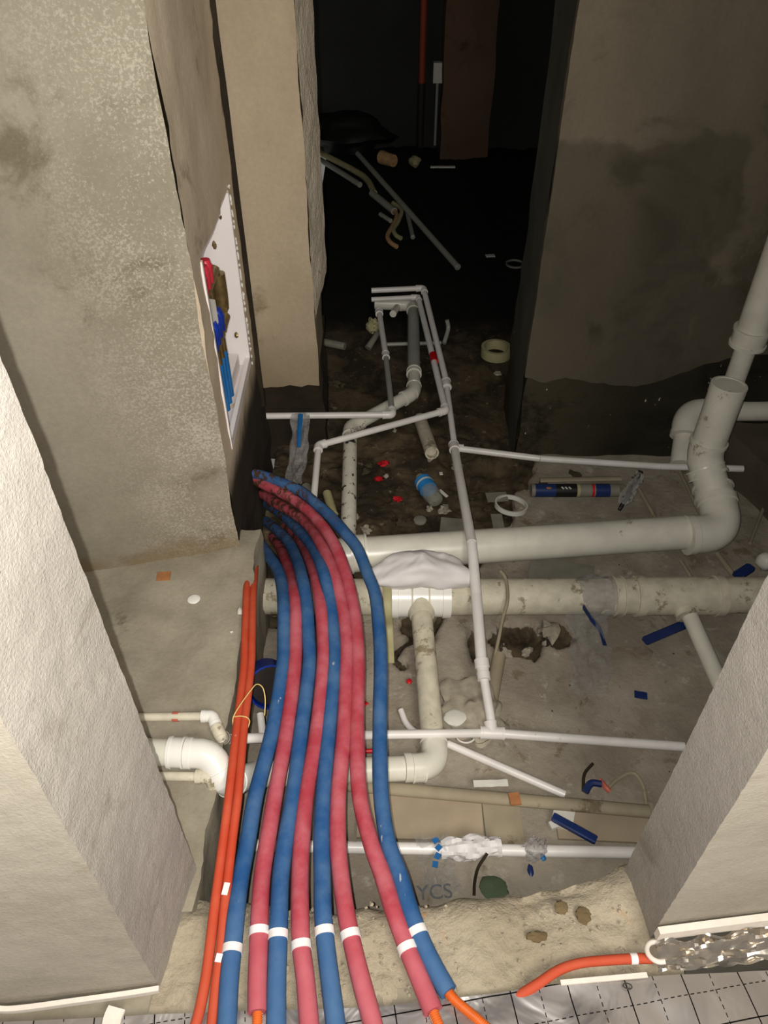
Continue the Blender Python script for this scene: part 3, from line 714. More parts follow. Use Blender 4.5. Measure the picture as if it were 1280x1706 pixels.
# ---- 50 mm main: D
rD = .0262; zD = -.225
D_ = thing('back_drain', Vector((P(575, 800, z=zD).x, P(575, 800, z=zD).y, ZP)), 'mud splashed white drain pipe bending back to a grey length and a short cross pipe', 'drain pipe')
d0 = P(580, 925, z=zD); d1 = P(571, 862, z=zD); d2 = P(584, 712, z=zD); d3 = P(690, 655, z=zD); d4 = P(689, 516, z=zD); d5 = P(625, 505, z=zD)
straight(D_, d0, d2, rD, M['pvc_splash'])
elbow(D_, d0, d2, d3, rD, M['pvc_splash'], R=2.4, ext=1.0, k=1.1)
straight(D_, d2, d3, rD, M['pvc'])
elbow(D_, d2, d3, d4, rD, M['pvc'], R=3.4, ext=.9, k=1.12)
coupling(D_, P(690, 621, z=zD), d4 - d3, rD, .03, M['pvc'], 1.14)
straight(D_, P(690, 650, z=zD), P(690, 620, z=zD), rD, M['pvc'])
straight(D_, P(690, 622, z=zD), d4, rD * 1.05, M['pvc_grey'], 'grey_pipe')
elbow(D_, d3, P(689, 508, z=zD), d5, rD * 1.05, M['pvc'], R=1.5, ext=1.0, k=1.12)
straight(D_, P(680, 507, z=zD), d5, rD * 1.15, M['pvc'], open_end=True)
straight(D_, P(662, 512, z=zD), P(655, 523, z=zD + .02), .016, M['pvc'], 'stub_pipe')

# ---- water pipe A
rA = .0155; rAs = .0122
A_ = thing('long_water_pipe', P(790, 950, z=ZP), 'long thin white water pipe crossing over both thick drains to a tee', 'water pipe')
zA = -.12
a0 = P(619, 484, z=zA); a1 = P(706, 480, z=zA); a2 = P(743, 632, z=-.19); a3 = P(757, 742, z=-.205); a4 = P(803, 1108, z=-.185); a5 = P(820, 1210, z=-.245); 
aE = P(786, 905, z=-.085); aG = P(794, 992, z=-.142)
straight(A_, a0, a1, rAs, M['ppr'], open_end=False); elbow(A_, a0, a1, a2, rAs, M['ppr'], R=1.4, ext=1.6, k=1.25)
straight(A_, a1, a2, rAs * 1.05, M['ppr']); coupling(A_, P(744, 640, z=-.19), a3 - a2, rA, .05, M['ppr'], 1.2)
straight(A_, a2, P(757, 738, z=-.2), rAs * .95, M['ppr'])
b0 = P(757, 745, z=-.195)
straight(A_, b0, aE, rA, M['ppr']); straight(A_, aE, aG, rA, M['ppr']); straight(A_, aG, a4, rA, M['ppr'])
reducer(A_, lerp(aG, a4, .93), P(807, 1133, z=-.197), rA, rAs, M['ppr'])
straight(A_, a4, a5, rAs, M['ppr'])
j0 = P(380, 1231, z=-.05); j0b = P(640, 1224, z=-.215); j1 = P(820, 1221, z=-.25); j2 = P(1140, 1244, z=-.255)
tee(A_, b0, aE - b0, P(900, 762, z=-.2) - b0, rA, .0115, M['ppr'], L=1.6, Lb=1.6, k=1.2)
c1 = P(900, 764, z=-.19); c2 = P(1100, 777, z=-.19); c3 = P(1238, 781, z=-.19)
straight(A_, P(762, 747, z=-.195), c1, .0120, M['ppr'], 'branch_pipe'); straight(A_, c1, c2, .0120, M['ppr'], 'branch_pipe'); straight(A_, c2, c3, .0120, M['ppr'], 'branch_pipe')
# cross pipe at the front of the pit
tee(A_, j1, j2 - j0b, a4 - a5, rAs, rAs, M['ppr'], L=2.6, Lb=1.4, k=1.35)
straight(A_, j0, j0b, rAs * .95, M['ppr'], 'cross_pipe'); straight(A_, j0b, j1, rAs * .95, M['ppr'], 'cross_pipe'); straight(A_, j1, j2, rAs, M['ppr'], 'cross_pipe')
k0 = P(225, 1195, z=.014); k1 = P(354, 1193, z=.018); k2 = P(368, 1228, z=.008)
straight(A_, k0, k1, .0095, M['pvc_dusty'], 'cross_pipe'); elbow(A_, k0, k1, k2, .0100, M['pvc_clean'], R=1.1, ext=1.7, k=1.35)
straight(A_, k1, k2, .011, M['pvc_dusty'], 'cross_pipe'); elbow(A_, k1, k2, j0, .0115, M['pvc_dusty'], R=1.2, ext=.8, k=1.25)
straight(A_, k2, j0, .011, M['ppr'], 'cross_pipe')
c_ = P(293, 1194, z=.0145); d_ = (k1 - k0).normalized()
MB().sweep([c_ - d_ * .007, c_ + d_ * .007], .0112, 16).build('red_tape', M['redtape_pale'], A_)
straight(A_, P(438, 1228, z=-.09), P(434, 1190, z=-.085), .009, M['ppr'], 'stub_pipe')
# third small pipe on the ledge
N_ = thing('ledge_pipe', P(300, 1295, z=0), 'short dusty thin pipe with elbow on the ledge below the thicker drain', 'water pipe')
n0 = P(255, 1293, z=.012); n1 = P(352, 1294, z=.014); n2 = P(359, 1315, z=-.02)
straight(N_, n0, n1, .0095, M['pvc_dusty']); elbow(N_, n0, n1, n2, .0105, M['pvc_dusty'], R=1.2, ext=2.0, k=1.35)

# ---- water pipe B
B_ = thing('red_taped_water_pipe', P(700, 640, z=ZP), 'thin white water pipe with red tape, bending left above the muddy drain', 'water pipe')
zB = -.155; q0 = P(619, 499, z=zB); q1 = P(697, 495, z=zB); q2 = P(743, 684, z=zB); q3 = P(531, 742, z=zB - .01); q4 = P(522, 840, z=-.185)
straight(B_, q0, q1, rAs * .9, M['ppr']); elbow(B_, q0, q1, q2, rAs * .9, M['ppr'], R=1.4, ext=1.6, k=1.25)
straight(B_, q1, q2, rAs * 1.05, M['ppr']); elbow(B_, q1, q2, q3, rAs, M['ppr'], R=1.2, ext=1.7, k=1.3)
straight(B_, q2, q3, rAs, M['ppr']); elbow(B_, q2, q3, q4, rAs, M['ppr'], R=1.2, ext=1.5, k=1.3)
straight(B_, q3, q4, rAs * .95, M['ppr'])
c_ = P(723, 597, z=zB); d_ = (q2 - q1).normalized(); MB().sweep([c_ - d_ * .03, c_ + d_ * .03], rAs * 1.3, 18).build('red_tape', M['redtape'], B_)
# ---- water pipe from the left wall
W_ = thing('wall_water_pipe', P(560, 694, z=ZP), 'thin white water pipe coming from the left wall with a clear plastic wrap', 'water pipe')
w0 = P(440, 693, z=-.16); w1 = P(654, 691, z=-.16); w2 = P(632, 521, z=-.17)
straight(W_, w0, w1, .0122, M['ppr']); elbow(W_, w0, w1, w2, .0122, M['ppr'], R=1.2, ext=1.8, k=1.28)
wm = P(643, 592, z=-.165)
straight(W_, w1, wm, .0112, M['pvc_grey']); straight(W_, wm, w2, .0125, M['ppr']); coupling(W_, wm, w2 - w1, .0125, .04, M['ppr'], 1.2)
coupling(W_, w2, w2 - w1, .0125, .03, M['ppr'], 1.35)

# ---- behind the riser: F
Fd = thing('rear_drain', P(1230, 700, z=ZP), 'drain pipe behind the open riser with a wide elbow and a tall vertical pipe', 'drain pipe')
f0 = P(1330, 684, z=-.09); f1 = P(1146, 686, z=-.09); f2 = P(1136, 775, z=-.2); rF = .037
straight(Fd, f0, P(1190, 685, z=-.09), rF, M['pvc']); elbow(Fd, f0, f1, f2, rF * 1.15, M['pvc'], R=1.7, ext=.9, k=1.15)
straight(Fd, P(1142, 730, z=-.15), f2, rF * 1.1, M['pvc'])
v1 = P(1212, 668, y=2.20); vt = P(1282, 470, y=2.20); vs_ = P(1245, 575, y=2.20)
straight(Fd, v1, vs_, rF * .9, M['pvc'], 'riser_pipe'); up_ = (vt - vs_).normalized(); 
straight(Fd, vs_, vs_ + Vector((0.0, 0, 1.3)), rF * 1.3, M['pvc'], 'riser_pipe'); coupling(Fd, vs_ + Vector((0, 0, .03)), (0, 0, 1), rF * 1.35, .06, M['pvc'], 1.08)

# ------------------------------------------------------------------ front low pipe with wraps
K_ = thing('front_water_pipe', P(800, 1413, z=ZP), 'thin white pipe lying along the pit floor nearest the threshold', 'water pipe')
kk0 = P(400, 1408, z=-.24); kk1 = P(1080, 1421, z=-.24)
straight(K_, kk0, kk1, .0135, M['ppr'])
def wrap(root, a, b, r, name, mat, seed, amp=.5, n=26, droop=0):
    a = Vector(a); b = Vector(b); d = (b - a).normalized(); mb = MB()
    up = Vector((0, 0, 1)); nx = d.cross(up).normalized(); ny = nx.cross(d)
    def fn(u, v):
        ang = 2 * math.pi * v; c = lerp(a, b, u) - Vector((0, 0, droop * math.sin(math.pi * u)))
        k = 1 + amp * noise.noise(Vector((u * 4 + seed, math.cos(ang) * 1.6, math.sin(ang) * 1.6))) + amp * .4 * noise.noise(Vector((u * 14 + seed, math.cos(ang) * 5, math.sin(ang) * 5)))
        return c + (nx * math.cos(ang) + ny * math.sin(ang)) * r * k * (.75 + .25 * math.sin(math.pi * u))
    mb.sheet(fn, n, 22)
    return mb.build(name, mat, root, sharp=.35)
wrap(K_, P(735, 1415, z=-.24), P(835, 1410, z=-.235), .026, 'paper_wrap', M['bag'], 2, .38)
pb = thing('plastic_bag', P(745, 1440, z=ZP), 'crumpled clear bag with blue stripes hanging on the front thin pipe', 'plastic bag')
def bagf(u, v):
    p = P(lerp(690, 750, u) + 20 * v, lerp(1398, 1495, v), z=lerp(-.215, -.283, min(1, v * 2)))
    return p + Vector((noise.noise(Vector((u * 3, v * 4, 1))) * .015, noise.noise(Vector((u * 4, v * 4, 3))) * .015, .014 + .014 * noise.noise(Vector((u * 7, v * 7, 5)))))
MB().sheet(bagf, 18, 24).build('film', M['film'], pb, sharp=.3)
for k, (u, v) in enumerate(((726, 1400), (731, 1412), (729, 1426), (725, 1440))):
    MB().box(P(u, v, z=-.205 - .004 * k), (.014, .012, .001), .5 + k * .3, ).build('blue_stripe', M['bluetube'], pb)
tc = bpy.data.curves.new('ink', 'FONT'); tc.body = 'YCS'; tc.size = .045; tc.extrude = .0003; tc.align_x = 'CENTER'; tc.align_y = 'CENTER'
to = bpy.data.objects.new('ink', tc); C.objects.link(to); bpy.context.view_layer.update()
dm = bpy.data.meshes.new_from_object(to); bpy.data.objects.remove(to); dm.materials.append(M['ptext'])
zo = bpy.data.objects.new('printed_letters', dm); C.objects.link(zo); zo.parent = pb; zo.location = P(724, 1487, z=-.262) - Vector(pb.location); zo.rotation_euler = (0, 0, math.radians(4))
rg = thing('rag', P(880, 1415, z=ZP), 'small clear film knot with teal marks on the front thin pipe', 'plastic bag')
wrap(rg, P(880, 1400, z=-.215), P(903, 1428, z=-.225), .022, 'film', M['film2'], 9, .9)
MB().blob(P(905, 1428, z=-.215), (.006, .009, .004), 3).build('teal_mark', M['bluetube'], rg)
MB().blob(P(884, 1450, z=-.262), (.007, .014, .004), 4).build('blue_mark', M['navy'], rg)

# ------------------------------------------------------------------ cabinet with manifold
cab = thing('manifold_cabinet', Vector((-.46, (CY0 + CY1) / 2, CZ0)), 'white metal manifold cabinet set into the side of the left pillar', 'cabinet')
xo, xi = -.408, -.52; sh = .035
def cb(c0, c1, name, m='cab', parent=None):
    c0 = Vector(c0); c1 = Vector(c1); return MB().box((c0 + c1) / 2, [abs(q) for q in (c1 - c0)]).build(name, M[m], parent or cab)
cb((-.535, CY0, CZ0), (-.530, CY1, CZ1), 'back_panel')
cb((-.53, CY1 - .014, CZ0), (-.403, CY1 - .010, CZ1), 'side_panel')
cb((-.53, CY0 - .002, CZ0), (-.408, CY0 + .002, CZ1), 'side_panel')
cb((-.53, CY0, CZ0 - .002), (-.404, CY1, CZ0 + .003), 'bottom_panel')
cb((-.53, CY0, CZ1), (-.406, CY1, CZ1 + .003), 'top_panel')
for (a, b, c, d_) in ((CY0, CY1, CZ0, CZ0 + .028), (CY0 - .004, CY0 + .006, CZ0, CZ1 - .0), (CY1 - .012, CY1, CZ0, CZ1)):
    fr_ = MB().box(((-.401), (a + b) / 2, (c + d_) / 2), (.012, b - a, d_ - c))
    for q in fr_.v: q.x -= .012 * (q.y - YF) / .78 * .9
    fr_.build('frame', M['cab'], cab)
cb((-.46, CY0 + .06, CZ0 + .003), (-.432, CY1 - .03, CZ0 + .05), 'bottom_channel')
man = thing('manifold', Vector((-.465, 1.82, CZ0)), 'brass manifold with red and blue plastic caps inside the white cabinet', 'manifold')
def X(u, v, x): return P(u, v, x=x)
for zz, xm, col in ((.62, -.447, 'redpl'), (.485, -.437, 'bluepl')):
    bar_ = MB().sweep([(xm, 1.64, zz), (xm, 1.93, zz)], .014, 14).build('brass_bar', M['brass'], man)
    for k in range(6):
        yy = 1.665 + k * .036
        MB().sweep([(xm, yy, zz + .006), (xm, yy, zz + .05), (xm, yy, zz + .052), (xm, yy, zz + .066)], [.015, .0175, .015, .012], 12).build('red_cap' if col == 'redpl' else 'blue_cap', M[col], bar_)
        MB().sweep([(xm, yy, zz - .055), (xm, yy, zz - .012)], .011, 8).build('brass_nut', M['brass'], bar_)
        MB().sweep([(xm, yy, CZ0 + .01), (xm, yy, zz - .055)], .0115, 12).build('blue_tube' if col == 'bluepl' else 'red_tube', M['bluetube'], bar_)
MB().sweep([(-.445, 1.935, .50), (-.445, 1.95, .50), (-.445, 1.952, .54), (-.445, 1.952, .60), (-.445, 1.952, .60), (-.445, 1.952, .615)], [.016, .018, .020, .02, .007, .007], 14).build('air_vent', M['brass'], man)
MB().blob((-.45, 1.90, .47), (.02, .03, .035), 4, .5).build('brass_valve', M['brass'], man)
MB().sheet(lambda u, v: (-.425 - .01 * math.sin(3 * u), lerp(1.70, 1.80, u), lerp(.66, .56, v) - .06 * u), 8, 8, thick=(-.002, 0, 0)).build('paper_tag', M['white'], man)
# drips of foam along the cabinet's edge
mb = MB()
for k in range(26):
    z_ = lerp(CZ0, CZ1, k / 25) + rnd.uniform(-.01, .01); mb.blob((-.402, CY1 + .008 + rnd.uniform(0, .004), z_), (.004, .005, rnd.uniform(.004, .012)), k, .5, nu=8, nv=5)
tag(mb.build('foam_beads', M['white'], cab), kind='stuff')
mb = MB()
for k in range(18):
    y_ = lerp(CY0, CY1, k / 17); mb.blob((-.412 - .012 * (y_ - YF) / .78, y_, CZ1 + rnd.uniform(-.006, .004)), (.004, .010, rnd.uniform(.003, .009)), k, .6, nu=8, nv=5)
tag(mb.build('mortar_crumbs', M['side'], cab), kind='stuff')
for (u, v) in ((368, 361), (357, 408), (394, 558)):
    c = P(u, v, x=-.43)
    MB().blob(c, (.005, .007, .010), u, .5, nu=10, nv=6).build('screw_lug', M['brass'], cab)

# ------------------------------------------------------------------ loose things in the pit
def lying(name, u, v, z, size, rz, mat, label, cat, group=None, tilt=0):
    Mx = Matrix.Rotation(rz, 3, 'Z') @ Matrix.Rotation(tilt, 3, 'X'); c = P(u, v, z=z)
    mb = MB(); hx, hy, hz = [q / 2 for q in size]; n = 10
    mb.sheet(lambda a, b: c + Mx @ Vector((lerp(-hx, hx, a), lerp(-hy, hy, b), hz + .0015 * noise.noise(Vector((a * 5, b * 3, u))))), n, 3, thick=Mx @ Vector((0, 0, -size[2])))
    return tag(mb.build(name, M[mat] if isinstance(mat, str) else mat), label, cat, group)
def stick(name, a, b, r, mat, label, cat, group=None, mid=None, open_end=False, squash=1):
    pts = catmull([a] + (mid or []) + [b], 8) if mid else [lerp(Vector(a), Vector(b), i / 6) for i in range(7)]
    mb = MB(); d = (pts[-1] - pts[-2]).normalized()
    if open_end:
        tn = [(pts[min(i + 1, len(pts) - 1)] - pts[max(i - 1, 0)]).normalized() for i in range(len(pts))]
        mb.sweep(pts + [pts[-1], pts[-1] - d * .02], [r] * len(pts) + [r * .75] * 2, 12, tans=tn + [d, d])
    else: mb.sweep(pts, r, 12, squash=squash)
    return tag(mb.build(name, M[mat]), label, cat, group)
zf = ZP + .012
stick('offcut_pipe', P(746, 1239, z=zf), P(942, 1324, z=zf), .0105, 'ppr', 'loose thin white pipe lying diagonally below the cross pipe', 'pipe', open_end=True)
stick('offcut_pipe', P(668, 1183, z=zf), P(730, 1232, z=-.285), .0085, 'ppr', 'short curved white pipe offcut left of the drain branch', 'pipe', mid=[P(678, 1206, z=zf), P(697, 1222, z=zf)], open_end=True)
stick('batten', P(560, 1306, z=-.27), P(1082, 1352, z=-.27), .0165, 'wood', 'dusty pale grey batten lying along the pit in front of the drain branch', 'batten', squash=.8)
lying('wood_chip', 858, 1331, -.253, (.026, .030, .006), .1, 'pinkfoam', 'orange brown chip on the dusty grey batten', 'chip')
lying('wood_chip', 740, 1330, -.287, (.024, .028, .006), .4, 'pinkfoam', 'faded pinkish chip on the beige board left of the batten chip', 'chip')
lying('paper_scrap', 818, 1305, -.262, (.085, .018, .002), .03, 'white', 'narrow white paper scrap above the dusty batten', 'paper')
lying('flat_board', 700, 1362, -.288, (.30, .11, .010), -.03, 'card', 'beige flat board lying behind the front thin pipe', 'board')
lying('flat_board', 838, 1370, -.290, (.09, .13, .010), .02, 'wood', 'short grey board beside the beige board', 'board')
lying('flat_board', 935, 958, -.286, (.20, .12, .012), -.25, 'greyp', 'pale grey slab between the two thick drains', 'board')
lying('flat_board', 1010, 1368, -.290, (.24, .10, .008), -.05, 'card', 'brown flat board at the right under the navy strip', 'board')
# cartridge, foil wrap
ct = thing('sealant_cartridge', P(960, 815, z=ZP), 'printed sealant cartridge with blue, black and white blocks lying on the pit floor', 'cartridge')
cz = -.258; x0_, x1_ = 885, 1030
straight(ct, P(x0_, 817, z=cz), P(x1_, 817, z=cz), .0235, M['greyp'], 'tube')
for u0, u1, m_, nm in ((891, 925, 'navy', 'blue_print'), (925, 960, 'black', 'black_print'), (960, 965, 'olive', 'yellow_print'), (965, 984, 'greyp', 'white_print'), (985, 989, 'redbit', 'red_print'), (991, 1015, 'navy', 'blue_print')):
    straight(ct, P(u0, 817, z=cz), P(u1, 817, z=cz), .0240, M[m_], nm)
MB().blob(P(915, 813, z=cz + .0235), (.010, .006, .0025), 3, .4, nu=10, nv=6).build('yellow_figure', M['pinkfoam'], ct)
for k, u in enumerate((938, 944, 950)): MB().box(P(u, 813, z=cz + .0243), (.006, .013, .001), .4).build('white_figure', M['white'], ct)
stick('batten', P(900, 800, z=-.268), P(1035, 797, z=-.268), .012, 'wood', 'short muddy wooden batten behind the printed cartridge', 'batten', squash=.5)
fw = thing('foil_wrap', P(1045, 810, z=ZP), 'shiny crumpled silver wrap around a dark strip beside the cartridge', 'wrapper')
stick_a, stick_b = P(1068, 785, z=-.17), P(1032, 850, z=-.26)
MB().sweep([stick_a, lerp(stick_a, stick_b, .5), stick_b], [.008, .011, .006], 10).build('dark_strip', M['black'], fw)
M['silver'] = plain('crinkled_silver', srgb(190, 190, 186), .12, .3, 40, .8, .9, 1.0)
wrap(fw, lerp(stick_a, stick_b, .05), lerp(stick_a, stick_b, .85), .017, 'silver_wrap', M['film2'], 5, 1.0)
for k in range(14):
    q = lerp(stick_a, stick_b, rnd.random()) + Vector((rnd.uniform(-.03, .03), rnd.uniform(-.02, .01), .014))
    MB().box(q, (.009 * rnd.uniform(.3, 1), .007, .0008), M=Matrix.Rotation(rnd.uniform(0, 3), 3, 'Z') @ Matrix.Rotation(rnd.uniform(-.8, .8), 3, 'X')).build('silver_flake', M['silver'], fw)
# film over the joint of the lower drain
fj = thing('film_wrap', P(985, 995, z=ZP), 'clear shiny film wrapped around the joint of the lower drain', 'plastic film')
wrap(fj, P(955, 992, z=zG), P(1035, 993, z=zG), rG * 1.18, 'film', M['film2'], 3, .16)
fh = thing('plastic_film', P(980, 1090, z=ZP), 'hanging clear film with a blue streak below the wrapped drain joint', 'plastic film')
def hf(u, v):
    p = P(lerp(945, 1010, u) + 10 * v, lerp(1022, 1160, v), z=lerp(-.24, -.285, min(1, v * 2.5)))
    return p + Vector((.02 * noise.noise(Vector((u * 3, v * 5, 2))), 0, .012 + .014 * noise.noise(Vector((u * 6, v * 9, 5)))))
MB().sheet(hf, 16, 26).build('film', M['film'], fh, sharp=.3)
MB().sweep(catmull([P(973, 1012, z=-.2), P(985, 1030, z=-.24), P(1000, 1050, z=-.26), P(1008, 1075, z=-.27)], 5), [.010] * 5 + [.012] * 5 + [.009] * 6, 8, squash=.4).build('blue_streak', M['navy'], fh)
fv = thing('plastic_film', P(500, 740, z=ZP), 'clear film with a blue stripe hanging from the wall water pipe', 'plastic film')
def vf(u, v):
    p = P(lerp(486, 516, u) - 12 * v * v, lerp(690, 805, v), z=lerp(-.145, -.25, min(1, v * 1.4)))
    return p + Vector((.012 * noise.noise(Vector((u * 3, v * 5, 2))), 0, .012 * noise.noise(Vector((u * 6, v * 7, 5)))))
MB().sheet(vf, 12, 26).build('film', M['film2'], fv, sharp=.3)
MB().sweep([P(501, 690, z=-.138), P(499, 720, z=-.165), P(498, 745, z=-.19)], [.009, .008, .006], 8, squash=.4).build('blue_stripe', M['bluetube'], fv)
wrap(fv, P(488, 694, z=-.16), P(516, 693, z=-.16), .0145, 'tape_wrap', M['film2'], 6, .15)
stick('offcut_pipe', P(510, 812, z=-.28), P(530, 870, z=-.27), .02, 'greyp', 'stubby grey pipe offcut beside the thin vertical pipe behind the hoses', 'pipe', open_end=True)
stick('offcut_pipe', P(545, 822, z=-.28), P(556, 858, z=-.27), .016, 'olive', 'pale greenish plastic offcut beside the muddy drain', 'pipe')
# white bag between drains
bg = MB()
c0 = P(702, 948, z=-.13)
bg.blob(c0, (.158, .062, .055), 3, .18, 1.8, 60, 34)
for q in bg.v:
    n = noise.noise(Vector((q.x * 22, q.y * 22, 1))) + .6 * noise.noise(Vector((q.x * 60, q.y * 50, 6))); q.z += .006 * n
    k = abs(q.x - c0.x) / .155; q.z -= .02 * k; q.y -= .02 * k * k
tag(bg.build('plastic_sack', M['bag'], sharp=1.0), 'crumpled whitish sack stuffed between the two thick drains', 'sack')
# sack by the tee
bg = MB().blob(P(790, 1185, z=-.285), (.085, .10, .03), 8, .6, 1.8, 40, 24); bg.jitter(.008, 30, 2)
tag(bg.build('cement_lump', M['stone'], sharp=1.0), 'rough grey cement lump under the pipe tee', 'rubble')
dd_ = MB().blob(P(758, 1196, z=-.262), (.032, .025, .006), 5, .25, 1, 20, 8)
tag(dd_.build('plastic_disc', M['white']), 'round pale lid left of the rough cement lump', 'lid')
rr_ = P(776, 1226, z=-.275); mb = MB().sweep([rr_ + Vector((.024 * math.cos(a), .02 * math.sin(a), 0)) for a in [k * math.pi / 12 for k in range(25)]], .0025, 8, cap=False)
tag(mb.build('plastic_ring', M['white']), 'thin pale ring just below the cross pipe, under the lid', 'ring')
# cable over lower drain
stick('thin_cable', P(833, 950, z=-.13), P(824, 1098, z=-.285), .0052, 'wood', 'thin pale cable bent over the lower drain beside the broken floor', 'cable', mid=[P(842, 962, z=-.15), P(846, 985, z=-.158), P(845, 1005, z=-.165), P(838, 1030, z=-.20), P(832, 1060, z=-.25)])
stick('offcut_pipe', P(832, 1092, z=-.288), P(818, 1170, z=-.288), .019, 'wood', 'dusty thick pipe stub half buried right of the long water pipe', 'pipe')
cl = thing('clear_hose', P(645, 1050, z=ZP), 'yellowish clear strap hanging over the lower drain behind the outer blue hose', 'strap')
MB().sweep(catmull([P(644, 950, z=-.14), P(645, 970, z=-.155), P(646, 995, z=-.158), P(646, 1022, z=-.19), P(648, 1050, z=-.26), P(650, 1105, z=-.285)], 6), .0125, 10, squash=.25).build('strap', M['olive'], cl)
# blue strips, scraps
def bar(name, a, b, w_, mat, label, cat, h=.012):
    a = Vector(a); b = Vector(b); d = b - a; ang = math.atan2(d.y, d.x); c = (a + b) / 2; mb = MB()
    Mx = Matrix.Rotation(ang, 3, 'Z'); L = d.length
    prof = [(-L / 2, w_ * .8), (-L / 2 + .004, w_), (L / 2 - .004, w_), (L / 2, w_ * .8)]
    vs = []
    for x_, ww in prof:
        for s1_, s2_ in ((-1, -1), (-1, .6), (-.7, 1), (.7, 1), (1, .6), (1, -1)): vs.append(c + Mx @ Vector((x_, s1_ * ww / 2, s2_ * h / 2)))
    fs = [(i * 6 + k, i * 6 + (k + 1) % 6, i * 6 + 6 + (k + 1) % 6, i * 6 + 6 + k) for i in range(3) for k in range(6)] + [(5, 4, 3, 2, 1, 0), (18, 19, 20, 21, 22, 23)]
    mb.add(vs, fs); return tag(mb.build(name, M[mat], sharp=.4), label, cat)
bar('blue_strip', P(921, 1360, z=-.268), P(994, 1400, z=-.268), .020, 'navy', 'navy blue strip lying across a white foam piece near the front pipe', 'strip')
lying('foam_piece', 938, 1363, -.283, (.050, .050, .012), -.35, 'white', 'white foam piece under the navy blue strip', 'foam')
lying('foam_piece', 922, 1375, -.283, (.018, .018, .012), .35, 'white', 'tiny white foam crumb left of the navy blue strip', 'foam')
bar('blue_strip', P(1074, 1068, z=-.27), P(1150, 1036, z=-.27), .026, 'navy', 'blue strip pointing at the right branch of the lower drain', 'strip')
bar('blue_strip', P(1227, 960, z=-.2), P(1252, 944, z=-.2), .030, 'navy', 'blue scrap behind the lower drain at the far right', 'strip')
lying('blue_scrap', 1068, 1158, -.286, (.034, .022, .004), -.2, 'navy', 'small blue scrap on the bare floor right of the film', 'scrap')
for i, (u, v, lab) in enumerate(((682, 1136, 'small round red cap left of the drain branch'), (766, 1229, 'small red scrap below the pipe tee'), (607, 1172, 'small red scrap between the outer hoses'))):
    c = P(u, v, z=-.292); mb = MB().sweep([c, c + Vector((0, 0, .004)), c + Vector((0, 0, .006))], [.008, .008, .005], 16) if i == 0 else MB().blob(c, (.011, .007, .004), i, .5)
    tag(mb.build('red_disc' if i == 0 else 'red_scrap', M['redbit']), lab, 'scrap')
for i, (u, v, s, lab) in enumerate(((640, 772, .020, 'uppermost red scrap in the brown soil'), (630, 798, .017, 'shiny red scrap beside the muddy drain'), (663, 831, .016, 'red scrap left of the blue labelled bottle'))):
    mb = MB().blob(P(u, v, z=-.30), (s, s * .7, .008), i + 5, .8, 2, 12, 7); tag(mb.build('red_scrap', M['redbit'], sharp=.4), lab, 'scrap')
stick('red_tube', P(598, 1252, z=-.27), P(640, 1250, z=-.27), .006, 'redbit', 'thin red tube between the outermost red and blue hoses', 'tube')
# bottle with label
bt = thing('bottle', P(712, 812, z=ZP), 'clear bottle with a blue label lying in the brown soil', 'bottle')
ba, bb_ = P(702, 798, z=-.265), P(728, 836, z=-.265); d_ = (bb_ - ba).normalized(); L = (bb_ - ba).length
M['bottle'] = film('bottle_plastic', .45, srgb(180, 178, 160))
MB().sweep([ba, ba + d_ * .01, lerp(ba, bb_, .7), lerp(ba, bb_, .95), bb_], [.02, .028, .032, .026, .012], 18).build('body', M['bottle'], bt)
MB().sweep([lerp(ba, bb_, .1), lerp(ba, bb_, .48)], .0325, 18).build('label', M['bluelabel'], bt)
MB().sweep([lerp(ba, bb_, .22), lerp(ba, bb_, .28)], .033, 18).build('label_band', M['white'], bt)
MB().sweep([ba - d_ * .014, ba], .016, 14).build('cap', M['greyp'], bt)
lying('paper_scrap', 739, 822, -.27, (.012, .045, .002), .6, 'white', 'thin white paper sliver right of the blue labelled bottle', 'paper')
lying('paper_scrap', 735, 789, -.29, (.012, .014, .003), .1, 'white', 'tiny white square above the blue labelled bottle', 'paper')
# open pipe stub, rings, rolls
stick('offcut_pipe', P(700, 698, z=-.29), P(720, 755, z=-.235), .0265, 'pvc_dusty', 'muddy pipe stub with a round open end left of the tee', 'pipe', open_end=True)
def ring(name, c, R, r, h, mat, label, cat, tilt=(0, 0)):
    Mx = Matrix.Rotation(tilt[0], 3, 'X') @ Matrix.Rotation(tilt[1], 3, 'Y'); c = Vector(c); vs = []; n = 32
    for k in range(n):
        a = 2 * math.pi * k / n; e = Vector((math.cos(a), math.sin(a), 0))
        for rr2, zz in ((R, 0), (R, h), (r, h), (r, 0)): vs.append(c + Mx @ (e * rr2 + Vector((0, 0, zz))))
    fs = [(k * 4 + j, k * 4 + (j + 1) % 4, ((k + 1) % n) * 4 + (j + 1) % 4, ((k + 1) % n) * 4 + j) for k in range(n) for j in range(4)]
    return tag(MB().add(vs, fs).build(name, M[mat], sharp=.4), label, cat)
ring('tape_roll', P(826, 592, z=ZP), .068, .054, .045, 'olive', 'pale tape roll standing near the foot of the right wall corner', 'tape roll')
ring('plastic_ring', P(851, 845, z=-.29), .058, .052, .016, 'white', 'white plastic ring around a dark hole in the soil', 'ring', (-.15, .1))
ring('plastic_ring', P(858, 441, z=-.29), .05, .045, .01, 'greyp', 'faint ring on the dark floor at the right doorway edge', 'ring')
c = P(700, 868, z=-.285); tag(MB().sweep([c, c + Vector((0, 0, .006)), c + Vector((0, 0, .008))], [.022, .022, .018], 20).build('grey_disc', M['greyp']), 'round grey cap on the soil above the upper drain', 'cap')
lying('board_scrap', 755, 876, -.265, (.085, .07, .006), -.12, 'greyp', 'grey rectangular scrap behind the upper drain, left of the long pipe', 'scrap')
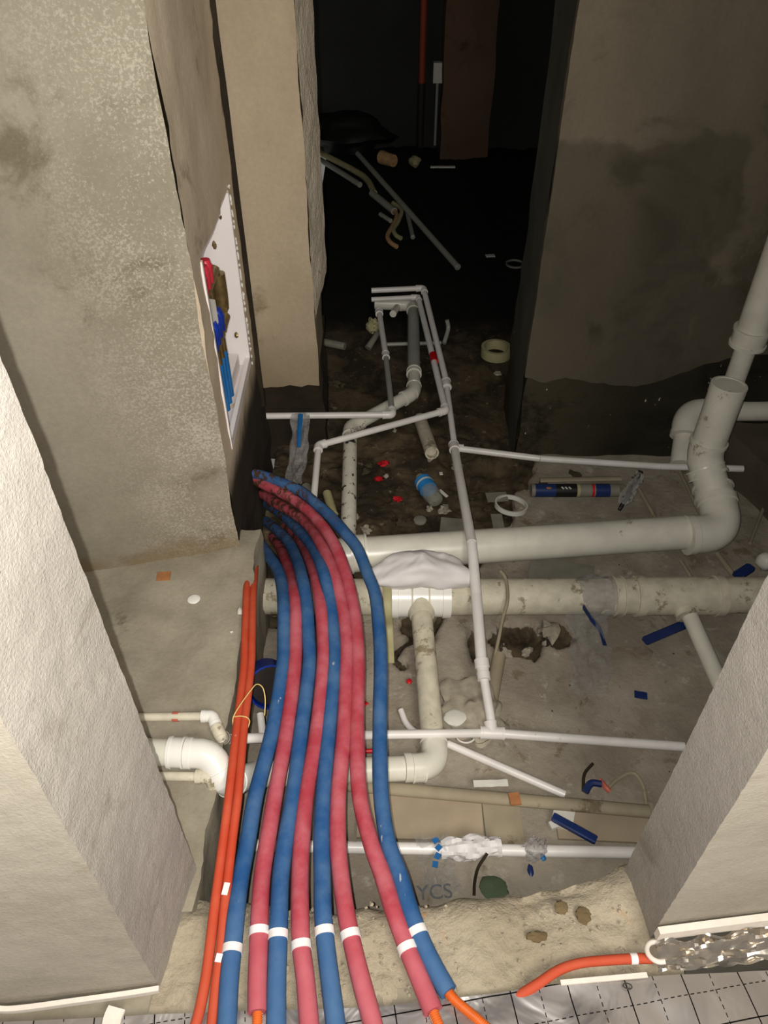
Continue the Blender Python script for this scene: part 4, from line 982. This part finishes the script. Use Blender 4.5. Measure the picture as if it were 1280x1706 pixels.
lying('board_scrap', 829, 868, -.265, (.038, .065, .006), .02, 'greyp', 'narrow grey scrap below the white plastic ring', 'scrap')
lying('board_scrap', 828, 828, -.288, (.075, .045, .006), .1, 'greyp', 'grey scrap left of the white plastic ring', 'scrap')
# dark blue bag behind the hoses
bl = thing('blue_tub', P(440, 1140, z=ZP), 'dark blue tub with a brown inside, behind the leftmost blue hose', 'tub')
c = P(447, 1135, z=-.20); ax = Vector((.25, -.7, .5)).normalized()
MB().sweep([c - ax * .05, c - ax * .045, c + ax * .05, c + ax * .05, c - ax * .03], [.030, .050, .060, .055, .045], 24, tans=[ax] * 5).build('shell', M['bluepl'], bl)
MB().sweep([c - ax * .0, c + ax * .035], [.046, .050], 24, tans=[ax] * 2).build('inside', M['brownbk'], bl)
tag(MB().blob(P(323, 998, z=.002), (.0165, .0165, .003), 1, .02, 1, 24, 8).build('round_disc', M['pvc_clean']), 'small round white cap lying on the left ledge', 'cap')
for (u, v, lab) in ((400, 1019, 'white crumb at the right edge of the left ledge'), (386, 1053, 'tiny white crumb on the left ledge')):
    tag(MB().blob(P(u, v, z=.004), (.008, .012, .005) if u == 400 else (.005, .003, .003), u, .5, nu=10, nv=6).build('plaster_crumb', M['white']), lab, 'crumb')
lying('brick_bit', 273, 961, .004, (.035, .030, .008), .1, 'pinkfoam', 'small brown brick bit at the foot of the left pillar', 'brick bit')
# thin strips crossing the floor on the right
for (a, b, r_, lab) in (((1132, 783), (1172, 868), .006, 'thin pale rod below the end of the branch pipe at right'), ((1065, 815), (1095, 868), .007, 'thin pale rod right of the silver wrap'),
                        ((1195, 922), (1222, 958), .009, 'thick pale rod pointing at the blue scrap on the right'), ((1135, 935), (1152, 962), .006, 'thin rod between the two drains at right'), ((1275, 840), (1250, 905), .006, 'thin rod at the right edge of the pit')):
    stick('pale_rod', P(*a, z=-.285), P(*b, z=-.285), r_, 'wood', lab, 'rod')
straight_t = stick('offcut_pipe', P(1200, 752, z=-.2), P(1228, 750, z=-.2), .009, 'ppr', 'short white stub right of the open riser', 'pipe')
c = P(1276, 935, z=-.24); tag(MB().blob(c, (.03, .03, .03), 4, .2).build('white_lump', M['white']), 'whitish lump cut by the right edge of the photo above the lower drain', 'lump')
# floor circle and stuff at front right: blue-red knot of cable
kn = thing('cable_knot', P(990, 1310, z=ZP), 'tangle of dark blue and red cable ends on the floor above the batten at right', 'cable')
MB().sweep(catmull([P(975, 1320, z=-.28), P(985, 1305, z=-.272), P(1002, 1306, z=-.272)], 6), [.009] * 13, 8).build('blue_end', M['navy'], kn)
MB().sweep(catmull([P(1000, 1300, z=-.28), P(1010, 1312, z=-.272), P(1016, 1318, z=-.275)], 6), .007, 8).build('red_end', M['redtape_pale'], kn)
MB().sweep(catmull([P(1012, 1315, z=-.28), P(1030, 1298, z=-.28), P(1055, 1288, z=-.28), P(1072, 1310, z=-.28), P(1078, 1350, z=-.28)], 6), .005, 8).build('cable', M['wood'], kn)
MB().sweep(catmull([P(972, 1318, z=-.285), P(974, 1290, z=-.285), P(988, 1272, z=-.285)], 6), .004, 8).build('thin_cable', M['damp'], kn)
stick('thin_cable', P(812, 1422, z=-.215), P(790, 1492, z=-.285), .0035, 'damp', 'dark curved wire hanging from the front thin pipe', 'cable', mid=[P(797, 1445, z=-.235), P(791, 1470, z=-.27)])
tag(MB().blob(P(822, 1478, z=-.29), (.032, .028, .008), 3, .4).build('green_scrap', plain('dull_green', srgb(78, 92, 66), .8)), 'dull green scrap beside the dark wire at the threshold', 'scrap')
# valve handle bits near the back pipe
vl = thing('valve', P(625, 545, z=ZP), 'small pale valve piece left of the thin back pipe', 'valve')
MB().blob(P(622, 543, z=-.22), (.03, .03, .03), 2, .8, 3, 16, 10).build('body', M['olive'], vl)
MB().sweep([P(630, 555, z=-.23), P(613, 580, z=-.27)], [.012, .016], 10).build('handle', M['greyp'], vl)
stick('pale_rod', P(640, 574, z=-.27), P(735, 571, z=-.27), .009, 'pvc_grey', 'thin pale rod crossing behind the grey drain pipe', 'rod')
stick('hook', P(745, 533, z=-.2), P(740, 572, z=-.28), .010, 'pvc_grey', 'short bent grey rod right of the red taped pipe', 'rod', mid=[P(747, 548, z=-.24)])
stick('offcut_pipe', P(540, 570, z=-.285), P(575, 577, z=-.285), .018, 'greyp', 'dim grey offcut at the foot of the far left wall', 'pipe')

# ------------------------------------------------------------------ things in the dark room
zr = ZP + .03
stick('offcut_pipe', P(596, 256, z=zr + .05), P(763, 445, z=zr), .017, 'pvc_grey', 'long grey pipe lying diagonally on the dark room floor', 'pipe', open_end=True)
stick('offcut_pipe', P(533, 254, z=zr), P(624, 322, z=zr), .020, 'olive', 'olive pipe lying beside the doorway edge in the dark room', 'pipe', mid=[P(590, 284, z=zr), P(612, 300, z=zr)])
stick('offcut_pipe', P(534, 266, z=zr), P(600, 308, z=zr), .018, 'pvc_grey', 'grey pipe lying along the olive one in the dark room', 'pipe')
stick('offcut_pipe', P(620, 322, z=zr), P(657, 352, z=zr), .022, 'pvc_grey', 'short grey pipe bridging towards the bent pieces in the dark room', 'pipe')
stick('bent_pipe', P(650, 345, z=zr), P(661, 411, z=zr), .013, 'tan', 'bent tan pipe end on the dark room floor, the lower one', 'pipe', mid=[P(661, 358, z=zr), P(655, 375, z=zr), P(646, 392, z=zr), P(650, 403, z=zr)], open_end=True)
stick('bent_pipe', P(655, 338, z=zr), P(668, 397, z=zr), .013, 'olive', 'bent olive pipe end beside the tan one in the dark room', 'pipe', mid=[P(669, 350, z=zr), P(664, 368, z=zr), P(656, 382, z=zr), P(660, 392, z=zr)], open_end=True)
stick('offcut_pipe', P(678, 352, z=zr), P(688, 395, z=zr), .013, 'pvc_grey', 'short grey pipe just left of the long diagonal one', 'pipe', open_end=True)
stick('offcut_pipe', P(634, 357, z=zr), P(651, 368, z=zr), .013, 'pvc_grey', 'stubby grey pipe left of the bent tan one', 'pipe')
stick('pale_rod', P(536, 236, z=zr), P(654, 231, z=zr), .018, 'pvc_grey', 'grey rod lying crosswise at the back of the dark room', 'rod', mid=[P(590, 236, z=zr)])
tr_ = thing('foam_tube', P(650, 268, z=ZP), 'tan block with a round hole lying in the dark room', 'block')
MB().sweep([P(636, 262, z=-.22), P(656, 268, z=-.22), P(656, 268, z=-.22), P(648, 266, z=-.22)], [.045, .040, .018, .018], 14, tans=[Vector((.7, -.7, .1)).normalized()] * 4).build('block', M['tan'], tr_)
tag(MB().blob(P(691, 269, z=-.25), (.04, .04, .04), 2, .3).build('round_lump', M['olive']), 'round olive lump on the dark room floor', 'lump')
tag(MB().blob(P(575, 222, z=-.2), (.32, .2, .14), 4, .5, nu=20, nv=12).build('black_heap', M['black']), 'black heap against the back wall of the dark room', 'heap')
lying('pale_strip', 738, 278, -.27, (.17, .02, .01), 0, 'white', 'short white slat lying in the dark room', 'slat')
lying('paper_scrap', 817, 426, -.28, (.05, .03, .004), .1, 'white', 'small white scrap on the dark room floor near the right wall', 'paper')
vp = thing('wall_conduit', P(703, 200, y=6.1), 'vertical orange pipe with a dark lower end on the back wall', 'conduit')
q = P(703, 138, y=6.05); vp.location = (q.x, q.y, ZP)
straight(vp, (q.x, q.y, q.z), (q.x, q.y, 2.8), .024, M['orangepl'], 'orange_pipe'); straight(vp, (q.x, q.y, ZP), (q.x, q.y, q.z), .026, M['brownbk'], 'dark_pipe')
q = P(729, 137, y=6.08); sb = thing('switch_box', (q.x, q.y, ZP), 'pale box on a thin grey cable left of the back pillar', 'box')
q2 = P(729, 103, y=6.08)
MB().box(((q.x), q.y, (q.z + q2.z) / 2), (.065, .06, q2.z - q.z)).build('box', M['white'], sb)
straight(sb, (q.x, q.y, ZP), (q.x, q.y, q.z), .010, M['pvc_grey'], 'cable')

# ------------------------------------------------------------------ rubble
def chunk(c, s, seed, mat, label, group, cat='rubble'):
    mb = MB().blob(c, (s, s * rnd.uniform(.6, .95), s * rnd.uniform(.4, .6)), seed, 1.0, 1.6, 9, 6, Matrix.Rotation(rnd.uniform(0, 6), 3, 'Z'))
    return tag(mb.build('rubble_chunk', mat, sharp=.25), label, cat, group)
for (u, v, s, lab) in ((740, 850, .022, 'grey rubble chunk right of the blue labelled bottle'), (585, 860, .028, 'pale rubble chunk at the foot of the muddy drain'), (878, 1085, .02, 'rubble chunk in the broken floor hole'), (845, 1088, .018, 'rubble chunk beside the thin bent cable end'),
                       (915, 1052, .035, 'largest rubble chunk in the broken floor hole'), (905, 812, .03, 'rubble chunk left of the printed cartridge'), (868, 850, .016, 'pebble right of the white plastic ring'), (960, 795, .03, 'rubble chunk behind the printed cartridge'),
                       (610, 882, .02, 'rubble chunk resting near the upper drain coupling'), (560, 640, .03, 'rubble chunk under the wall water pipe')):
    chunk(P(u, v, z=ZP - .005), s, u, M['stone'] if v > 830 else M['stone_dark'], lab, None)
LM = [('the blue labelled bottle', 712, 812, 45), ('the white plastic ring', 851, 845, 40), ('the tape roll', 826, 588, 42), ('the round open pipe stub', 712, 735, 38), ('the hanging clear film near the left wall', 496, 770, 34),
      ('the round grey disc', 700, 868, 32), ('the red scrap in the soil highest in the pit', 640, 772, 26), ('the grey length of the back drain', 688, 580, 30), ('the elbow of the wall water pipe', 654, 690, 34), ('the muddy drain', 575, 790, 34), ('the tee on the long water pipe', 757, 745, 40)]
k = 0
for nm, u, v, d in LM:
    for side, du, dv in (('left', -d, 3), ('right', d, -4), ('below', 4, d * .8)):
        k += 1
        if (k * 7) % 5 == 0: continue
        where = 'just below ' + nm if side == 'below' else 'just %s of %s' % (side, nm)
        chunk(P(u + du, v + dv, z=ZP - .018), rnd.uniform(.009, .02), k, M['stone_dark'] if k % 3 else M['stone'], 'small rubble lump ' + where, 'small lumps of rubble in the brown soil')
mb = MB()
for k in range(500):
    x_ = rnd.uniform(-.3, 1.2); y_ = rnd.uniform(.75, 2.9)
    if x_ > .45 and y_ > 2.2: continue
    h, s_ = pit_h(x_, y_)
    if s_ < .5 and rnd.random() < .93: continue
    s = rnd.uniform(.002, .006); mb.blob((x_, y_, h), (s, s, s * .6), k, .6, nu=5, nv=3)
tag(mb.build('grit', M['stone_dark']), 'fine grit and crumbs scattered over the sunken floor', 'grit', kind='stuff')
mb = MB()
for k in range(260):
    x_ = rnd.uniform(-.3, .46); y_ = rnd.uniform(.42, .58)
    s = rnd.uniform(.0015, .004); mb.blob((x_, y_, -.008), (s, s, s * .6), k, .7, nu=6, nv=4)
tag(mb.build('mortar_crumbs', M['curb']), 'crumbs of mortar on the front threshold', 'crumbs', kind='stuff')
